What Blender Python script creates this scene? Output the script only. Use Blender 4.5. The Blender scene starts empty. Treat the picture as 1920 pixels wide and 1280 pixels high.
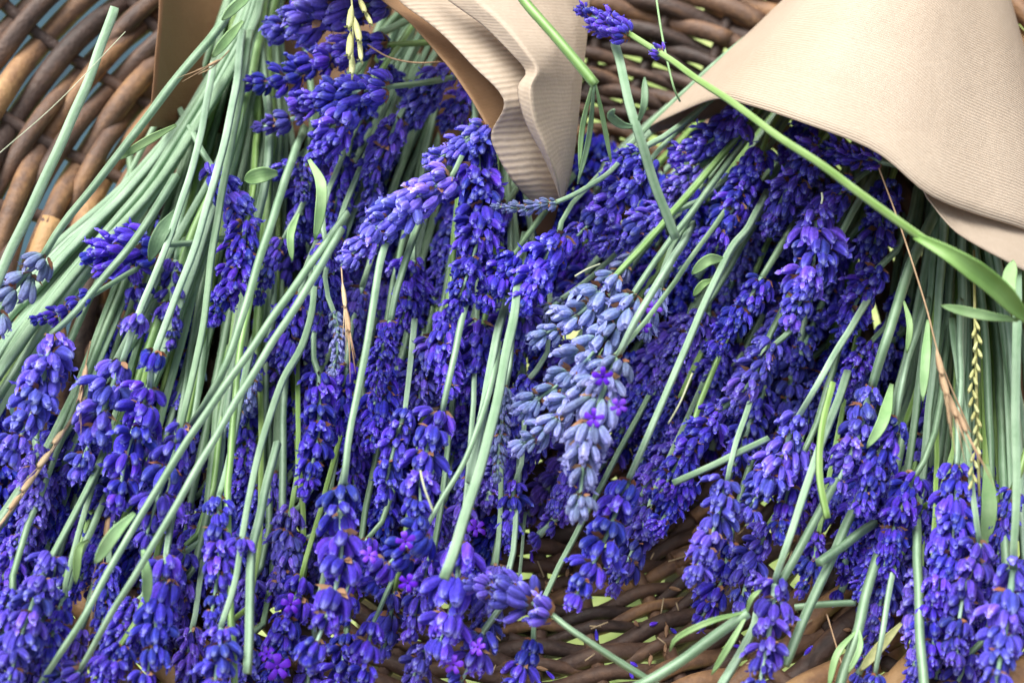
import bpy, math, random
from mathutils import Vector, Matrix, noise
random.seed(7)
R = math.radians
scene = bpy.context.scene
COL = scene.collection

# ------------------------------------------------------------------ camera
W, H = 1920.0, 1280.0
PITCH = R(60); DIST = 0.452; FOCAL = 53.0
TARGET = Vector((0, 0, 0.06))
VIEW = Vector((0, math.cos(PITCH), -math.sin(PITCH)))
CAM = TARGET - VIEW * DIST
RIGHT = Vector((1, 0, 0)); UP = RIGHT.cross(VIEW).normalized()
cd = bpy.data.cameras.new('camera'); cam = bpy.data.objects.new('camera', cd); COL.objects.link(cam)
cd.lens = FOCAL; cd.sensor_width = 36; cd.clip_start = 0.01; cd.clip_end = 300
cam.location = CAM; cam.rotation_euler = (R(90) - PITCH, 0, 0)
cd.dof.use_dof = True; cd.dof.focus_distance = 0.44; cd.dof.aperture_fstop = 11
scene.camera = cam
FPX = W * FOCAL / 36.0

# ------------------------------------------------------------------ light
world = bpy.data.worlds.new('World'); scene.world = world; world.use_nodes = True
SUN_EL, SUN_AZ = R(60), R(-38)          # azimuth measured from +Y (picture top) towards +X
nt = world.node_tree
sky = nt.nodes.new('ShaderNodeTexSky'); sky.sky_type = 'NISHITA'; sky.sun_disc = False
sky.sun_elevation = SUN_EL; sky.sun_rotation = SUN_AZ
sky.dust_density = 4.0; sky.air_density = 1.0; sky.ozone_density = 1.0
hs = nt.nodes.new('ShaderNodeHueSaturation'); hs.inputs['Saturation'].default_value = 0.35   # overcast: the blue is mostly veiled
nt.links.new(sky.outputs[0], hs.inputs['Color'])
nt.links.new(hs.outputs[0], nt.nodes['Background'].inputs[0])
nt.nodes['Background'].inputs[1].default_value = 0.115
sd = bpy.data.lights.new('sun', 'SUN'); sun = bpy.data.objects.new('sun', sd); COL.objects.link(sun)
sd.energy = 2.3; sd.angle = R(45); sd.color = (1.0, 0.95, 0.88)
sdir = Vector((math.sin(SUN_AZ) * math.cos(SUN_EL), math.cos(SUN_AZ) * math.cos(SUN_EL), math.sin(SUN_EL)))
sun.rotation_euler = (-sdir).to_track_quat('-Z', 'Y').to_euler()
sun.location = (0, 0, 3)
vs = scene.view_settings
vs.view_transform = 'Standard'; vs.look = 'None'; vs.gamma = 1; vs.use_curve_mapping = False
vs.exposure = 0.96
scene.cycles.max_bounces = 8
scene.cycles.use_denoising = True

# ------------------------------------------------------------------ helpers
def P(px, py, z):
    """world point at height z that stands at this place of the photograph"""
    d = VIEW * FPX + RIGHT * (px - W / 2) - UP * (py - H / 2)
    t = (z - CAM.z) / d.z
    return CAM + d * t
def PX(p):
    v = p - CAM; dz = v.dot(VIEW); return W / 2 + v.dot(RIGHT) / dz * FPX, H / 2 - v.dot(UP) / dz * FPX
def sink(p, z):
    return P(*PX(p), z)
def mpp(p):
    return (p - CAM).dot(VIEW) / FPX

def link(o, parent=None):
    COL.objects.link(o)
    if parent: o.parent = parent
    return o
def mesh_obj(name, me, parent=None, loc=None):
    o = bpy.data.objects.new(name, me)
    if loc is not None: o.location = loc
    return link(o, parent)
def empty(name, loc):
    o = bpy.data.objects.new(name, None); o.location = loc; o.empty_display_size = 0.01
    return link(o)
def tag(o, label, cat, group=None):
    o['label'] = label; o['category'] = cat
    if group: o['group'] = group
    return o

def catmull(pts, n):
    """n+1 samples through the points"""
    if len(pts) == 2:
        return [pts[0].lerp(pts[1], i / n) for i in range(n + 1)]
    L = [0.0]
    for a, b in zip(pts, pts[1:]): L.append(L[-1] + max((b - a).length, 1e-6))
    out = []; k = 0
    for i in range(n + 1):
        s = L[-1] * i / n
        while k < len(pts) - 2 and s > L[k + 1]: k += 1
        t = (s - L[k]) / (L[k + 1] - L[k])
        p1, p2 = pts[k], pts[k + 1]
        p0 = pts[k - 1] if k > 0 else p1 * 2 - p2
        p3 = pts[k + 2] if k + 2 < len(pts) else p2 * 2 - p1
        out.append(0.5 * ((2 * p1) + (p2 - p0) * t + (2 * p0 - 5 * p1 + 4 * p2 - p3) * t * t + (3 * p1 - p0 - 3 * p2 + p3) * t ** 3))
    return out

def polyline(pts, n):
    m = len(pts) - 1; out = []
    for i in range(n + 1):
        f = i / n * m; k = min(int(f), m - 1); out.append(pts[k].lerp(pts[k + 1], f - k))
    return out

class MB:
    def __init__(s): s.v = []; s.f = []; s.m = []; s.c = []; s.uv = None
    def add(s, verts, faces, mat=0, cols=None):
        b = len(s.v); s.v += verts
        s.f += [tuple(i + b for i in f) for f in faces]; s.m += [mat] * len(faces)
        s.c += cols if cols else [(0.5, 0.5, 0, 1)] * len(verts)
    def merge(s, o, M):
        b = len(s.v); s.v += [M @ v for v in o.v]; s.c += o.c
        s.f += [tuple(i + b for i in f) for f in o.f]; s.m += o.m
    def tube(s, pts, rad, sides=8, mat=0, square=0.0, caps=True, roll=0.0, t0=0.0, t1=1.0, rnd=0.5, rough=0.0):
        n = len(pts); verts = []; cols = []
        tang = [((pts[min(i + 1, n - 1)] - pts[max(i - 1, 0)])).normalized() for i in range(n)]
        ref = Vector((0, 0, 1)) if abs(tang[0].z) < 0.9 else Vector((1, 0, 0))
        u = (ref - tang[0] * ref.dot(tang[0])).normalized()
        for i in range(n):
            t = tang[i]; u = (u - t * u.dot(t)).normalized(); w = t.cross(u)
            r = rad(i / (n - 1)) if callable(rad) else rad
            for k in range(sides):
                a = 2 * math.pi * k / sides + roll
                q = 1.0 + square * math.cos(4 * (a - roll)); g = rnd
                if rough:
                    nz = noise.noise(Vector((math.cos(a) * 2.2, math.sin(a) * 2.2, i * .22 + rnd * 70))); nz2 = noise.noise(Vector((math.cos(a) * 4, math.sin(a) * 4, i * .6 + rnd * 50)))
                    q += rough * (nz + .5 * nz2); g = rnd + .55 * nz + .35 * nz2
                verts.append(pts[i] + (u * math.cos(a) + w * math.sin(a)) * r * q)
                cols.append((t0 + (t1 - t0) * i / (n - 1), g, (1.0 if k % 2 == 0 else 0.0) if square else .5, 1))
        faces = []
        for i in range(n - 1):
            for k in range(sides):
                k2 = (k + 1) % sides
                faces.append((i * sides + k, i * sides + k2, (i + 1) * sides + k2, (i + 1) * sides + k))
        if caps:
            faces.append(tuple(range(sides - 1, -1, -1))); faces.append(tuple((n - 1) * sides + k for k in range(sides)))
        s.add(verts, faces, mat, cols)
    def mesh(s, name, mats, smooth=True):
        me = bpy.data.meshes.new(name); me.from_pydata(s.v, [], s.f)
        for m in mats: me.materials.append(m)
        me.polygons.foreach_set('material_index', s.m)
        me.polygons.foreach_set('use_smooth', [smooth] * len(s.f))
        at = me.color_attributes.new('tint', 'FLOAT_COLOR', 'POINT')
        at.data.foreach_set('color', [x for c in s.c for x in c])
        me.update(); return me

# ------------------------------------------------------------------ materials
def mat(name):
    m = bpy.data.materials.new(name); m.use_nodes = True
    return m, m.node_tree, m.node_tree.nodes['Principled BSDF']
def ramp(nt, stops, fac):
    r = nt.nodes.new('ShaderNodeValToRGB'); e = r.color_ramp.elements
    while len(e) < len(stops): e.new(0.5)
    for i, (p, c) in enumerate(stops): e[i].position = p; e[i].color = (*c, 1)
    nt.links.new(fac, r.inputs[0]); return r.outputs[0]
def math_node(nt, op, a, b):
    n = nt.nodes.new('ShaderNodeMath'); n.operation = op
    for i, x in enumerate((a, b)):
        if isinstance(x, (int, float)): n.inputs[i].default_value = x
        else: nt.links.new(x, n.inputs[i])
    return n.outputs[0]
def noise_node(nt, scale, detail=3, coord='Object', stretch=None):
    tc = nt.nodes.new('ShaderNodeTexCoord'); n = nt.nodes.new('ShaderNodeTexNoise')
    n.inputs['Scale'].default_value = scale; n.inputs['Detail'].default_value = detail
    if stretch:
        mp = nt.nodes.new('ShaderNodeMapping'); mp.inputs['Scale'].default_value = stretch
        nt.links.new(tc.outputs[coord], mp.inputs[0]); nt.links.new(mp.outputs[0], n.inputs[0])
    else: nt.links.new(tc.outputs[coord], n.inputs[0])
    return n.outputs['Fac']
def bump(nt, bs, h, strength, dist):
    b = nt.nodes.new('ShaderNodeBump'); b.inputs['Strength'].default_value = strength; b.inputs['Distance'].default_value = dist
    nt.links.new(h, b.inputs['Height']); nt.links.new(b.outputs[0], bs.inputs['Normal'])
def hsv(nt, col, h, s, v):
    n = nt.nodes.new('ShaderNodeHueSaturation')
    for k, x in (('Hue', h), ('Saturation', s), ('Value', v)):
        if isinstance(x, (int, float)): n.inputs[k].default_value = x
        else: nt.links.new(x, n.inputs[k])
    nt.links.new(col, n.inputs['Color']); return n.outputs[0]
def maprange(nt, x, a, b):
    n = nt.nodes.new('ShaderNodeMapRange'); n.clamp = False; n.inputs['To Min'].default_value = a; n.inputs['To Max'].default_value = b
    nt.links.new(x, n.inputs['Value']); return n.outputs[0]

def calyx_mat(name, stops, sheen, rough):
    m, nt, bs = mat(name)
    at = nt.nodes.new('ShaderNodeAttribute'); at.attribute_name = 'tint'
    sp = nt.nodes.new('ShaderNodeSeparateColor'); nt.links.new(at.outputs['Color'], sp.inputs[0])
    c = ramp(nt, stops, sp.outputs[0])
    oi = nt.nodes.new('ShaderNodeObjectInfo')
    v = math_node(nt, 'MULTIPLY', maprange(nt, sp.outputs[1], 0.68, 1.3), maprange(nt, oi.outputs['Random'], 0.85, 1.15))
    hu = math_node(nt, 'ADD', maprange(nt, sp.outputs[1], 0.490, 0.507), maprange(nt, oi.outputs['Random'], -0.010, 0.008))
    sp2 = noise_node(nt, 9, 4)
    v = math_node(nt, 'MULTIPLY', v, maprange(nt, sp.outputs[2], 0.70, 1.32))
    v2 = math_node(nt, 'MULTIPLY', v, maprange(nt, sp2, 0.45, 1.55))
    sc = nt.nodes.new('ShaderNodeSeparateColor'); nt.links.new(oi.outputs['Color'], sc.inputs[0])
    v2 = math_node(nt, 'MULTIPLY', v2, maprange(nt, sc.outputs[0], 0.82, 1.28))
    col = hsv(nt, c, hu, maprange(nt, sc.outputs[1], 0.86, 1.0), v2)
    nt.links.new(col, bs.inputs['Base Color'])
    bs.inputs['Roughness'].default_value = rough
    bs.inputs['Sheen Weight'].default_value = sheen; bs.inputs['Sheen Roughness'].default_value = 0.4
    bs.inputs['Sheen Tint'].default_value = (0.45, 0.42, 1, 1)
    bs.inputs['Specular IOR Level'].default_value = 0.22
    bs.inputs['Subsurface Weight'].default_value = 0.0
    bump(nt, bs, noise_node(nt, 22, 3), 0.6, 0.0006)
    return m
M_VIOLET = calyx_mat('violet_calyx', [(0.0, (0.12, 0.18, 0.30)), (0.20, (0.041, 0.024, 0.38)), (0.7, (0.047, 0.021, 0.46)), (0.86, (0.066, 0.042, 0.54)), (1.0, (0.22, 0.23, 0.64))], 0.18, 0.65)
M_GREY = calyx_mat('grey_blue_calyx', [(0.0, (0.20, 0.35, 0.30)), (0.3, (0.145, 0.205, 0.39)), (0.75, (0.165, 0.205, 0.49)), (1.0, (0.25, 0.27, 0.55))], 0.4, 0.6)
def simple(name, stops, scale, rough, stretch=None, coord='Object', bmp=None, spec=0.4, var=1.0, ridge=False):
    m, nt, bs = mat(name)
    oi = nt.nodes.new('ShaderNodeObjectInfo')
    c = ramp(nt, stops, noise_node(nt, scale, 4, coord, stretch))
    c = hsv(nt, c, maprange(nt, oi.outputs['Random'], .5 - .013 * var, .5 + .013 * var), maprange(nt, oi.outputs['Random'], 1 + .08 * var, 1 - .1 * var), maprange(nt, oi.outputs['Random'], 1 - .18 * var, 1 + .15 * var))
    if ridge:
        at = nt.nodes.new('ShaderNodeAttribute'); at.attribute_name = 'tint'
        sp = nt.nodes.new('ShaderNodeSeparateColor'); nt.links.new(at.outputs['Color'], sp.inputs[0])
        c = hsv(nt, c, .5, maprange(nt, sp.outputs[2], 1.12, .86), maprange(nt, sp.outputs[2], .72, 1.12))
    nt.links.new(c, bs.inputs['Base Color']); bs.inputs['Roughness'].default_value = rough
    bs.inputs['Specular IOR Level'].default_value = spec
    if bmp: bump(nt, bs, noise_node(nt, bmp[0], 3, coord, stretch), bmp[1], bmp[2])
    return m
M_STEM = simple('glaucous_stem', [(0.3, (0.22, 0.37, 0.225)), (0.7, (0.335, 0.505, 0.335))], 120, 0.5, (1, 1, 1), bmp=(900, 0.35, 0.0004), ridge=True)
M_STEM_Y = simple('fresh_green_stem', [(0.3, (0.22, 0.40, 0.11)), (0.7, (0.32, 0.52, 0.18))], 120, 0.45, ridge=True)
M_LEAF = simple('leaf_green', [(0.3, (0.20, 0.38, 0.14)), (0.7, (0.32, 0.50, 0.23))], 160, 0.5, bmp=(600, 0.2, 0.0003))
M_RACHIS = simple('spike_axis', [(0.3, (0.22, 0.38, 0.27)), (0.7, (0.30, 0.48, 0.36))], 200, 0.55)
M_BRACT = simple('dry_bract', [(0.3, (0.20, 0.085, 0.045)), (0.7, (0.40, 0.21, 0.11))], 400, 0.7)
M_FLORET = simple('open_corolla', [(0.3, (0.10, 0.010, 0.56)), (0.7, (0.17, 0.03, 0.72))], 500, 0.5, var=.35)
M_EYE = simple('corolla_eye', [(0.3, (0.02, 0.005, 0.10)), (0.7, (0.05, 0.01, 0.20))], 500, 0.6)
M_STRAW = simple('straw', [(0.3, (0.36, 0.24, 0.13)), (0.7, (0.55, 0.40, 0.24))], 300, 0.65)
M_EAR = simple('green_grass_ear', [(0.3, (0.36, 0.40, 0.14)), (0.7, (0.55, 0.56, 0.27))], 400, 0.55)
M_CUT = simple('cut_stem_end', [(0.3, (0.45, 0.52, 0.33)), (0.7, (0.62, 0.66, 0.48))], 700, 0.7)

def rod_mat():
    m, nt, bs = mat('willow_bark')
    oi = nt.nodes.new('ShaderNodeObjectInfo')
    at = nt.nodes.new('ShaderNodeAttribute'); at.attribute_name = 'tint'
    sp = nt.nodes.new('ShaderNodeSeparateColor'); nt.links.new(at.outputs['Color'], sp.inputs[0])
    n1 = noise_node(nt, 45, 6); n2 = noise_node(nt, 420, 5)
    f = math_node(nt, 'ADD', math_node(nt, 'MULTIPLY', n1, 0.62), math_node(nt, 'MULTIPLY', n2, 0.34))
    f = math_node(nt, 'SUBTRACT', f, 0.05)
    f = math_node(nt, 'ADD', f, maprange(nt, oi.outputs['Random'], -0.26, 0.26))
    f = math_node(nt, 'ADD', f, maprange(nt, sp.outputs[1], -0.16, 0.22))
    c = ramp(nt, [(0.12, (0.035, 0.022, 0.018)), (0.34, (0.085, 0.052, 0.040)), (0.55, (0.155, 0.088, 0.055)), (0.75, (0.30, 0.165, 0.080)), (0.95, (0.48, 0.29, 0.13))], f)
    nt.links.new(c, bs.inputs['Base Color'])
    bs.inputs['Roughness'].default_value = 0.6
    bump(nt, bs, noise_node(nt, 620, 6), 0.6, 0.0007)
    return m
M_ROD = rod_mat()

def paper_mat(name, ribs, rib_strength, cols, axis='Y'):
    m, nt, bs = mat(name)
    tc = nt.nodes.new('ShaderNodeTexCoord')
    wv = nt.nodes.new('ShaderNodeTexWave'); wv.wave_type = 'BANDS'; wv.bands_direction = axis
    mp = nt.nodes.new('ShaderNodeMapping')
    nt.links.new(tc.outputs['UV'], mp.inputs[0]); nt.links.new(mp.outputs[0], wv.inputs['Vector'])
    wv.inputs['Scale'].default_value = ribs * 0.314159 / 1.0; wv.inputs['Distortion'].default_value = 0.6
    wv.inputs['Detail'].default_value = 1.0; wv.inputs['Detail Scale'].default_value = 0.6
    n1 = noise_node(nt, 18, 5); n2 = noise_node(nt, 700, 4)
    f = math_node(nt, 'ADD', math_node(nt, 'MULTIPLY', n1, 0.6), math_node(nt, 'MULTIPLY', n2, 0.4))
    c = ramp(nt, [(0.3, cols[0]), (0.7, cols[1])], f)
    mx = nt.nodes.new('ShaderNodeMixRGB'); mx.blend_type = 'MULTIPLY'; mx.inputs[0].default_value = rib_strength
    cr = ramp(nt, [(0.25, (0.78, 0.76, 0.74)), (0.75, (1, 1, 1))], wv.outputs['Fac'])
    nt.links.new(c, mx.inputs[1]); nt.links.new(cr, mx.inputs[2])
    nt.links.new(mx.outputs[0], bs.inputs['Base Color'])
    bs.inputs['Roughness'].default_value = 0.62; bs.inputs['Specular IOR Level'].default_value = 0.3
    vo = nt.nodes.new('ShaderNodeTexVoronoi'); vo.feature = 'DISTANCE_TO_EDGE'; vo.inputs['Scale'].default_value = 55
    nt.links.new(tc.outputs['Object'], vo.inputs['Vector'])
    cr_ = math_node(nt, 'MINIMUM', math_node(nt, 'MULTIPLY', vo.outputs['Distance'], 6.0), 1.0)
    h = math_node(nt, 'ADD', math_node(nt, 'MULTIPLY', wv.outputs['Fac'], rib_strength), math_node(nt, 'MULTIPLY', n2, 0.5))
    h = math_node(nt, 'ADD', h, math_node(nt, 'MULTIPLY', cr_, 0.35)); h = math_node(nt, 'ADD', h, math_node(nt, 'MULTIPLY', noise_node(nt, 60, 3), 2.0))
    bump(nt, bs, h, 0.5, 0.0005)
    tr = nt.nodes.new('ShaderNodeBsdfTranslucent'); tr.inputs[0].default_value = (0.50, 0.27, 0.12, 1)
    ms = nt.nodes.new('ShaderNodeMixShader'); ms.inputs[0].default_value = 0.18
    nt.links.new(bs.outputs[0], ms.inputs[1]); nt.links.new(tr.outputs[0], ms.inputs[2])
    nt.links.new(ms.outputs[0], nt.nodes['Material Output'].inputs['Surface'])
    return m
KRAFT = ((0.55, 0.445, 0.335), (0.65, 0.55, 0.435))
M_PAPER_RIB = paper_mat('ribbed_kraft_paper', 170, 0.6, KRAFT)
M_PAPER_STRIP = paper_mat('ribbed_kraft_strip', 42, 0.6, KRAFT)
M_PAPER_PLAIN = paper_mat('plain_kraft_paper', 60, 0.12, KRAFT)
M_PAPER_IN_GLOW = paper_mat('kraft_inside_glow', 60, 0.1, ((0.45, 0.27, 0.14), (0.53, 0.33, 0.185)))  # browner inner side, its shade and warm glow put into the colour
M_PAPER_SHADED = paper_mat('shaded_brown_kraft', 60, 0.12, ((0.19, 0.100, 0.050), (0.26, 0.145, 0.075)))  # same kraft, colour darkened to carry the shade on the back sheet

# ------------------------------------------------------------------ ground and basket
def ground():
    m, nt, bs = mat('grass_ground')
    f = math_node(nt, 'ADD', math_node(nt, 'MULTIPLY', noise_node(nt, 9, 5), 0.5), math_node(nt, 'MULTIPLY', noise_node(nt, 160, 4), 0.5))
    c = ramp(nt, [(0.3, (0.13, 0.22, 0.05)), (0.5, (0.30, 0.40, 0.12)), (0.7, (0.55, 0.56, 0.28))], f)
    nt.links.new(c, bs.inputs['Base Color']); bs.inputs['Roughness'].default_value = 0.9
    n = 24; S = 60.0; mb = MB(); vs_ = []; fs = []
    for j in range(n + 1):
        for i in range(n + 1):
            x = ((i / n) * 2 - 1); y = ((j / n) * 2 - 1)
            x = x * abs(x) * S; y = y * abs(y) * S
            vs_.append(Vector((x, y, -0.42 + 0.02 * noise.noise(Vector((x * 0.7, y * 0.7, 0))))))
    for j in range(n):
        for i in range(n):
            a = j * (n + 1) + i; fs.append((a, a + 1, a + n + 2, a + n + 1))
    mb.add(vs_, fs); o = mesh_obj('ground', mb.mesh('ground', [m])); o['kind'] = 'structure'
ground()

BC = P(1000, 650, 0.0)                      # centre of the basket floor
def prof(r):                                # height of the basket wall over its radius
    if r < 0.085: return 0.0
    s = r - 0.085
    return 0.62 * s * s / (s + 0.035)
def basket():
    root = empty('wicker_basket', BC + Vector((0, 0, -0.42)))
    tag(root, 'round brown willow basket woven from bark-covered rods, under all the lavender', 'basket')
    base = Vector((0, 0, 0.42))
    NS = 36
    rnd = random.Random(3)
    r = 0.022; i = 0
    while r < 0.30:
        rr = 0.0025 + 0.0013 * min(1, max(0, (r - 0.11) / 0.06)) + rnd.uniform(-0.0006, 0.0006)
        pieces = 1 if r < 0.05 else (2 if r < 0.12 else 3)
        a0 = rnd.uniform(0, 6.28)
        dr_ph = rnd.uniform(0, 6.28)
        for k in range(pieces):
            s0 = a0 + 2 * math.pi * k / pieces - 0.05; s1 = a0 + 2 * math.pi * (k + 1) / pieces + 0.10
            n = int((s1 - s0) / (2 * math.pi) * NS * (4 if r < .13 else 6)) + 4
            pts = []; wob = rnd.uniform(0, 50)
            for q in range(n + 1):
                a = s0 + (s1 - s0) * q / n
                osc = math.cos(a * NS / 2 + math.pi * i)          # over one stake, under the next
                rad = r + (0.0012 + .012 * max(0, r - .12)) * noise.noise(Vector((a * 2.2, wob, 0))) + 0.001 * math.sin(a * 2 + dr_ph)
                dz = (prof(rad + .002) - prof(rad - .002)) / .004
                nrm = Vector((-dz * math.cos(a), -dz * math.sin(a), 1)).normalized()
                off = osc * 0.0030 + 0.0014 * noise.noise(Vector((a * 3, wob + 9, 2)))
                if q > n - 5: off -= 0.0012 * (q - n + 5)
                pts.append(base + Vector((rad * math.cos(a), rad * math.sin(a), prof(rad))) + nrm * off)
            mb = MB(); lo = rr * rnd.uniform(0.82, 0.95)
            wv2 = rnd.uniform(0, 30)
            mb.tube(pts, lambda t: (rr + (lo - rr) * t) * (1 + 0.10 * noise.noise(Vector((t * 26, wv2, 0))) + .22 * max(0, noise.noise(Vector((t * 60, wv2, 4))) - .35)), 12, rnd=rnd.random() * (.45 if r < .13 else 1) + (.44 if r > .145 else 0), rough=.10)
            mesh_obj('weaver_rod', mb.mesh('weaver_rod', [M_ROD]), root)
        r += rr * (1.50 if r < 0.13 else 1.50); i += 1
    for k in range(NS):
        a = 2 * math.pi * (k + 0.0) / NS
        r0 = 0.02 if k % 2 == 0 else 0.06
        pts = []
        for q in range(15):
            rad = r0 + (0.305 - r0) * q / 14
            pts.append(base + Vector((rad * math.cos(a + 0.02 * math.sin(q)), rad * math.sin(a + 0.02 * math.sin(q)), prof(rad))))
        mb = MB(); mb.tube(catmull(pts, 30), lambda t: 0.0024, 8, rnd=rnd.random() * 0.5)
        mesh_obj('stake', mb.mesh('stake', [M_ROD]), root)
    # thick plaited rim and four stub legs
    for j in range(3):
        pts = [base + Vector(((0.306 + 0.006 * math.cos(a * 24 + j * 2.1)) * math.cos(a), (0.306 + 0.006 * math.cos(a * 24 + j * 2.1)) * math.sin(a), prof(0.306) + 0.006 * math.sin(a * 24 + j * 2.1)))
               for a in [2 * math.pi * q / 240 for q in range(241)]]
        mb = MB(); mb.tube(pts, 0.0055, 8, rnd=0.4 + 0.2 * j); mesh_obj('rim_rod', mb.mesh('rim_rod', [M_ROD]), root)
    for a in (0.9, 2.4, 4.0, 5.5):
        mb = MB(); c = Vector((math.cos(a), math.sin(a), 0))
        mb.tube([c * 0.10, c * 0.092 + Vector((0, 0, 0.2)), c * 0.08 + Vector((0, 0, 0.412))], 0.011, 10, rnd=0.2)
        mesh_obj('leg', mb.mesh('leg', [M_ROD]), root)
basket()

# ------------------------------------------------------------------ paper
def sheet(name, net, mat_, parent, nu=24, nv=24, thick=0.00035, wob=0.0006, seed=0, lin=False):
    """net: rows (v) of columns (u) of (px, py, z)"""
    rows = [polyline([c if isinstance(c, Vector) else P(*c) for c in row], nu) if lin else catmull([c if isinstance(c, Vector) else P(*c) for c in row], nu) for row in net]
    cols = [catmull([rows[j][i] for j in range(len(rows))], nv) for i in range(nu + 1)]
    vs_ = []; uv = []
    for j in range(nv + 1):
        for i in range(nu + 1):
            p = cols[i][j]
            k = noise.noise(Vector((i / nu * 3.1 + seed, j / nv * 3.7, seed))) + 0.5 * noise.noise(Vector((i / nu * 8 + seed, j / nv * 9, seed + 5))) + .35 * abs(noise.noise(Vector((i / nu * 12 + seed, j / nv * 7 + i / nu * 5, seed + 9))))
            vs_.append(p + Vector((0, 0, 1)) * wob * k); uv.append((i / nu, j / nv))
    fs = [(j * (nu + 1) + i, j * (nu + 1) + i + 1, (j + 1) * (nu + 1) + i + 1, (j + 1) * (nu + 1) + i) for j in range(nv) for i in range(nu)]
    loc = parent.location
    mb = MB(); mb.add([v - loc for v in vs_], fs); me = mb.mesh(name, [mat_])
    l = me.uv_layers.new(name='UVMap')
    for poly in me.polygons:
        for li in poly.loop_indices: l.data[li].uv = uv[me.loops[li].vertex_index]
    o = mesh_obj(name, me, parent)
    s = o.modifiers.new('thickness', 'SOLIDIFY'); s.thickness = thick; s.offset = 0
    return o

def right_cone():
    root = empty('kraft_paper_cone', P(1700, 200, 0.03))
    tag(root, 'pale ribbed kraft paper cone wrapped round the bouquet, widest paper in view', 'paper wrap')
    mouth = [(2010, 545, .04), (2030, 500, .07), (1995, 466, .088), (1925, 432, .100), (1830, 402, .109), (1738, 364, .117), (1640, 285, .122), (1500, 229, .122), (1400, 197, .112), (1345, 186, .100), (1285, 206, .080), (1216, 240, .062),
             (1222, 250, .058), (1300, 231, .055), (1385, 210, .047), (1480, 200, .034), (1650, 270, .028), (1850, 400, .028), (1990, 520, .034)]
    n = len(mouth); tc = (1790, -270)
    net = []
    throat = []
    for k, (x, y, z) in enumerate(mouth):
        a = -0.4 + 2 * math.pi * k / n
        throat.append((tc[0] + 26 * math.cos(a), tc[1] + 10 * math.sin(a), 0.072 + 0.012 * math.sin(a)))
    for t in (0.0, 0.25, 0.5, 0.75, 0.9, 1.0):
        bul = 0.010 * math.sin(math.pi * t)
        row = []
        for k, (x, y, z) in enumerate(mouth):
            a, b = P(*throat[k]), P(x, y, z)
            p = a.lerp(b, t)
            p.z += bul * max(0, math.sin(math.pi * (k - .5) / 11)) if k <= 11 else 0
            row.append(p)
        net.append(row)
    sheet('cone_sheet', net, M_PAPER_RIB, root, 96, 40, wob=0.0009, seed=3)
    sheet('inner_lip', [[(1690, 290, .108), (1790, 345, .104), (1890, 385, .099), (1990, 430, .092)],
                        [(1715, 330, .111), (1790, 392, .107), (1880, 430, .102), (1995, 480, .094)],
                        [(1740, 372, .113), (1792, 434, .110), (1868, 480, .106), (1900, 497, .104), (2000, 545, .096)]], M_PAPER_STRIP, root, 20, 16, seed=8)
    sheet('rear_flap', [[(1760, -90, .060), (1845, -90, .052)], [(1770, 0, .058), (1847, 0, .050)], [(1790, 90, .052), (1850, 84, .046)]], M_PAPER_PLAIN, root, 8, 8, seed=2)
right_cone()

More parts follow.
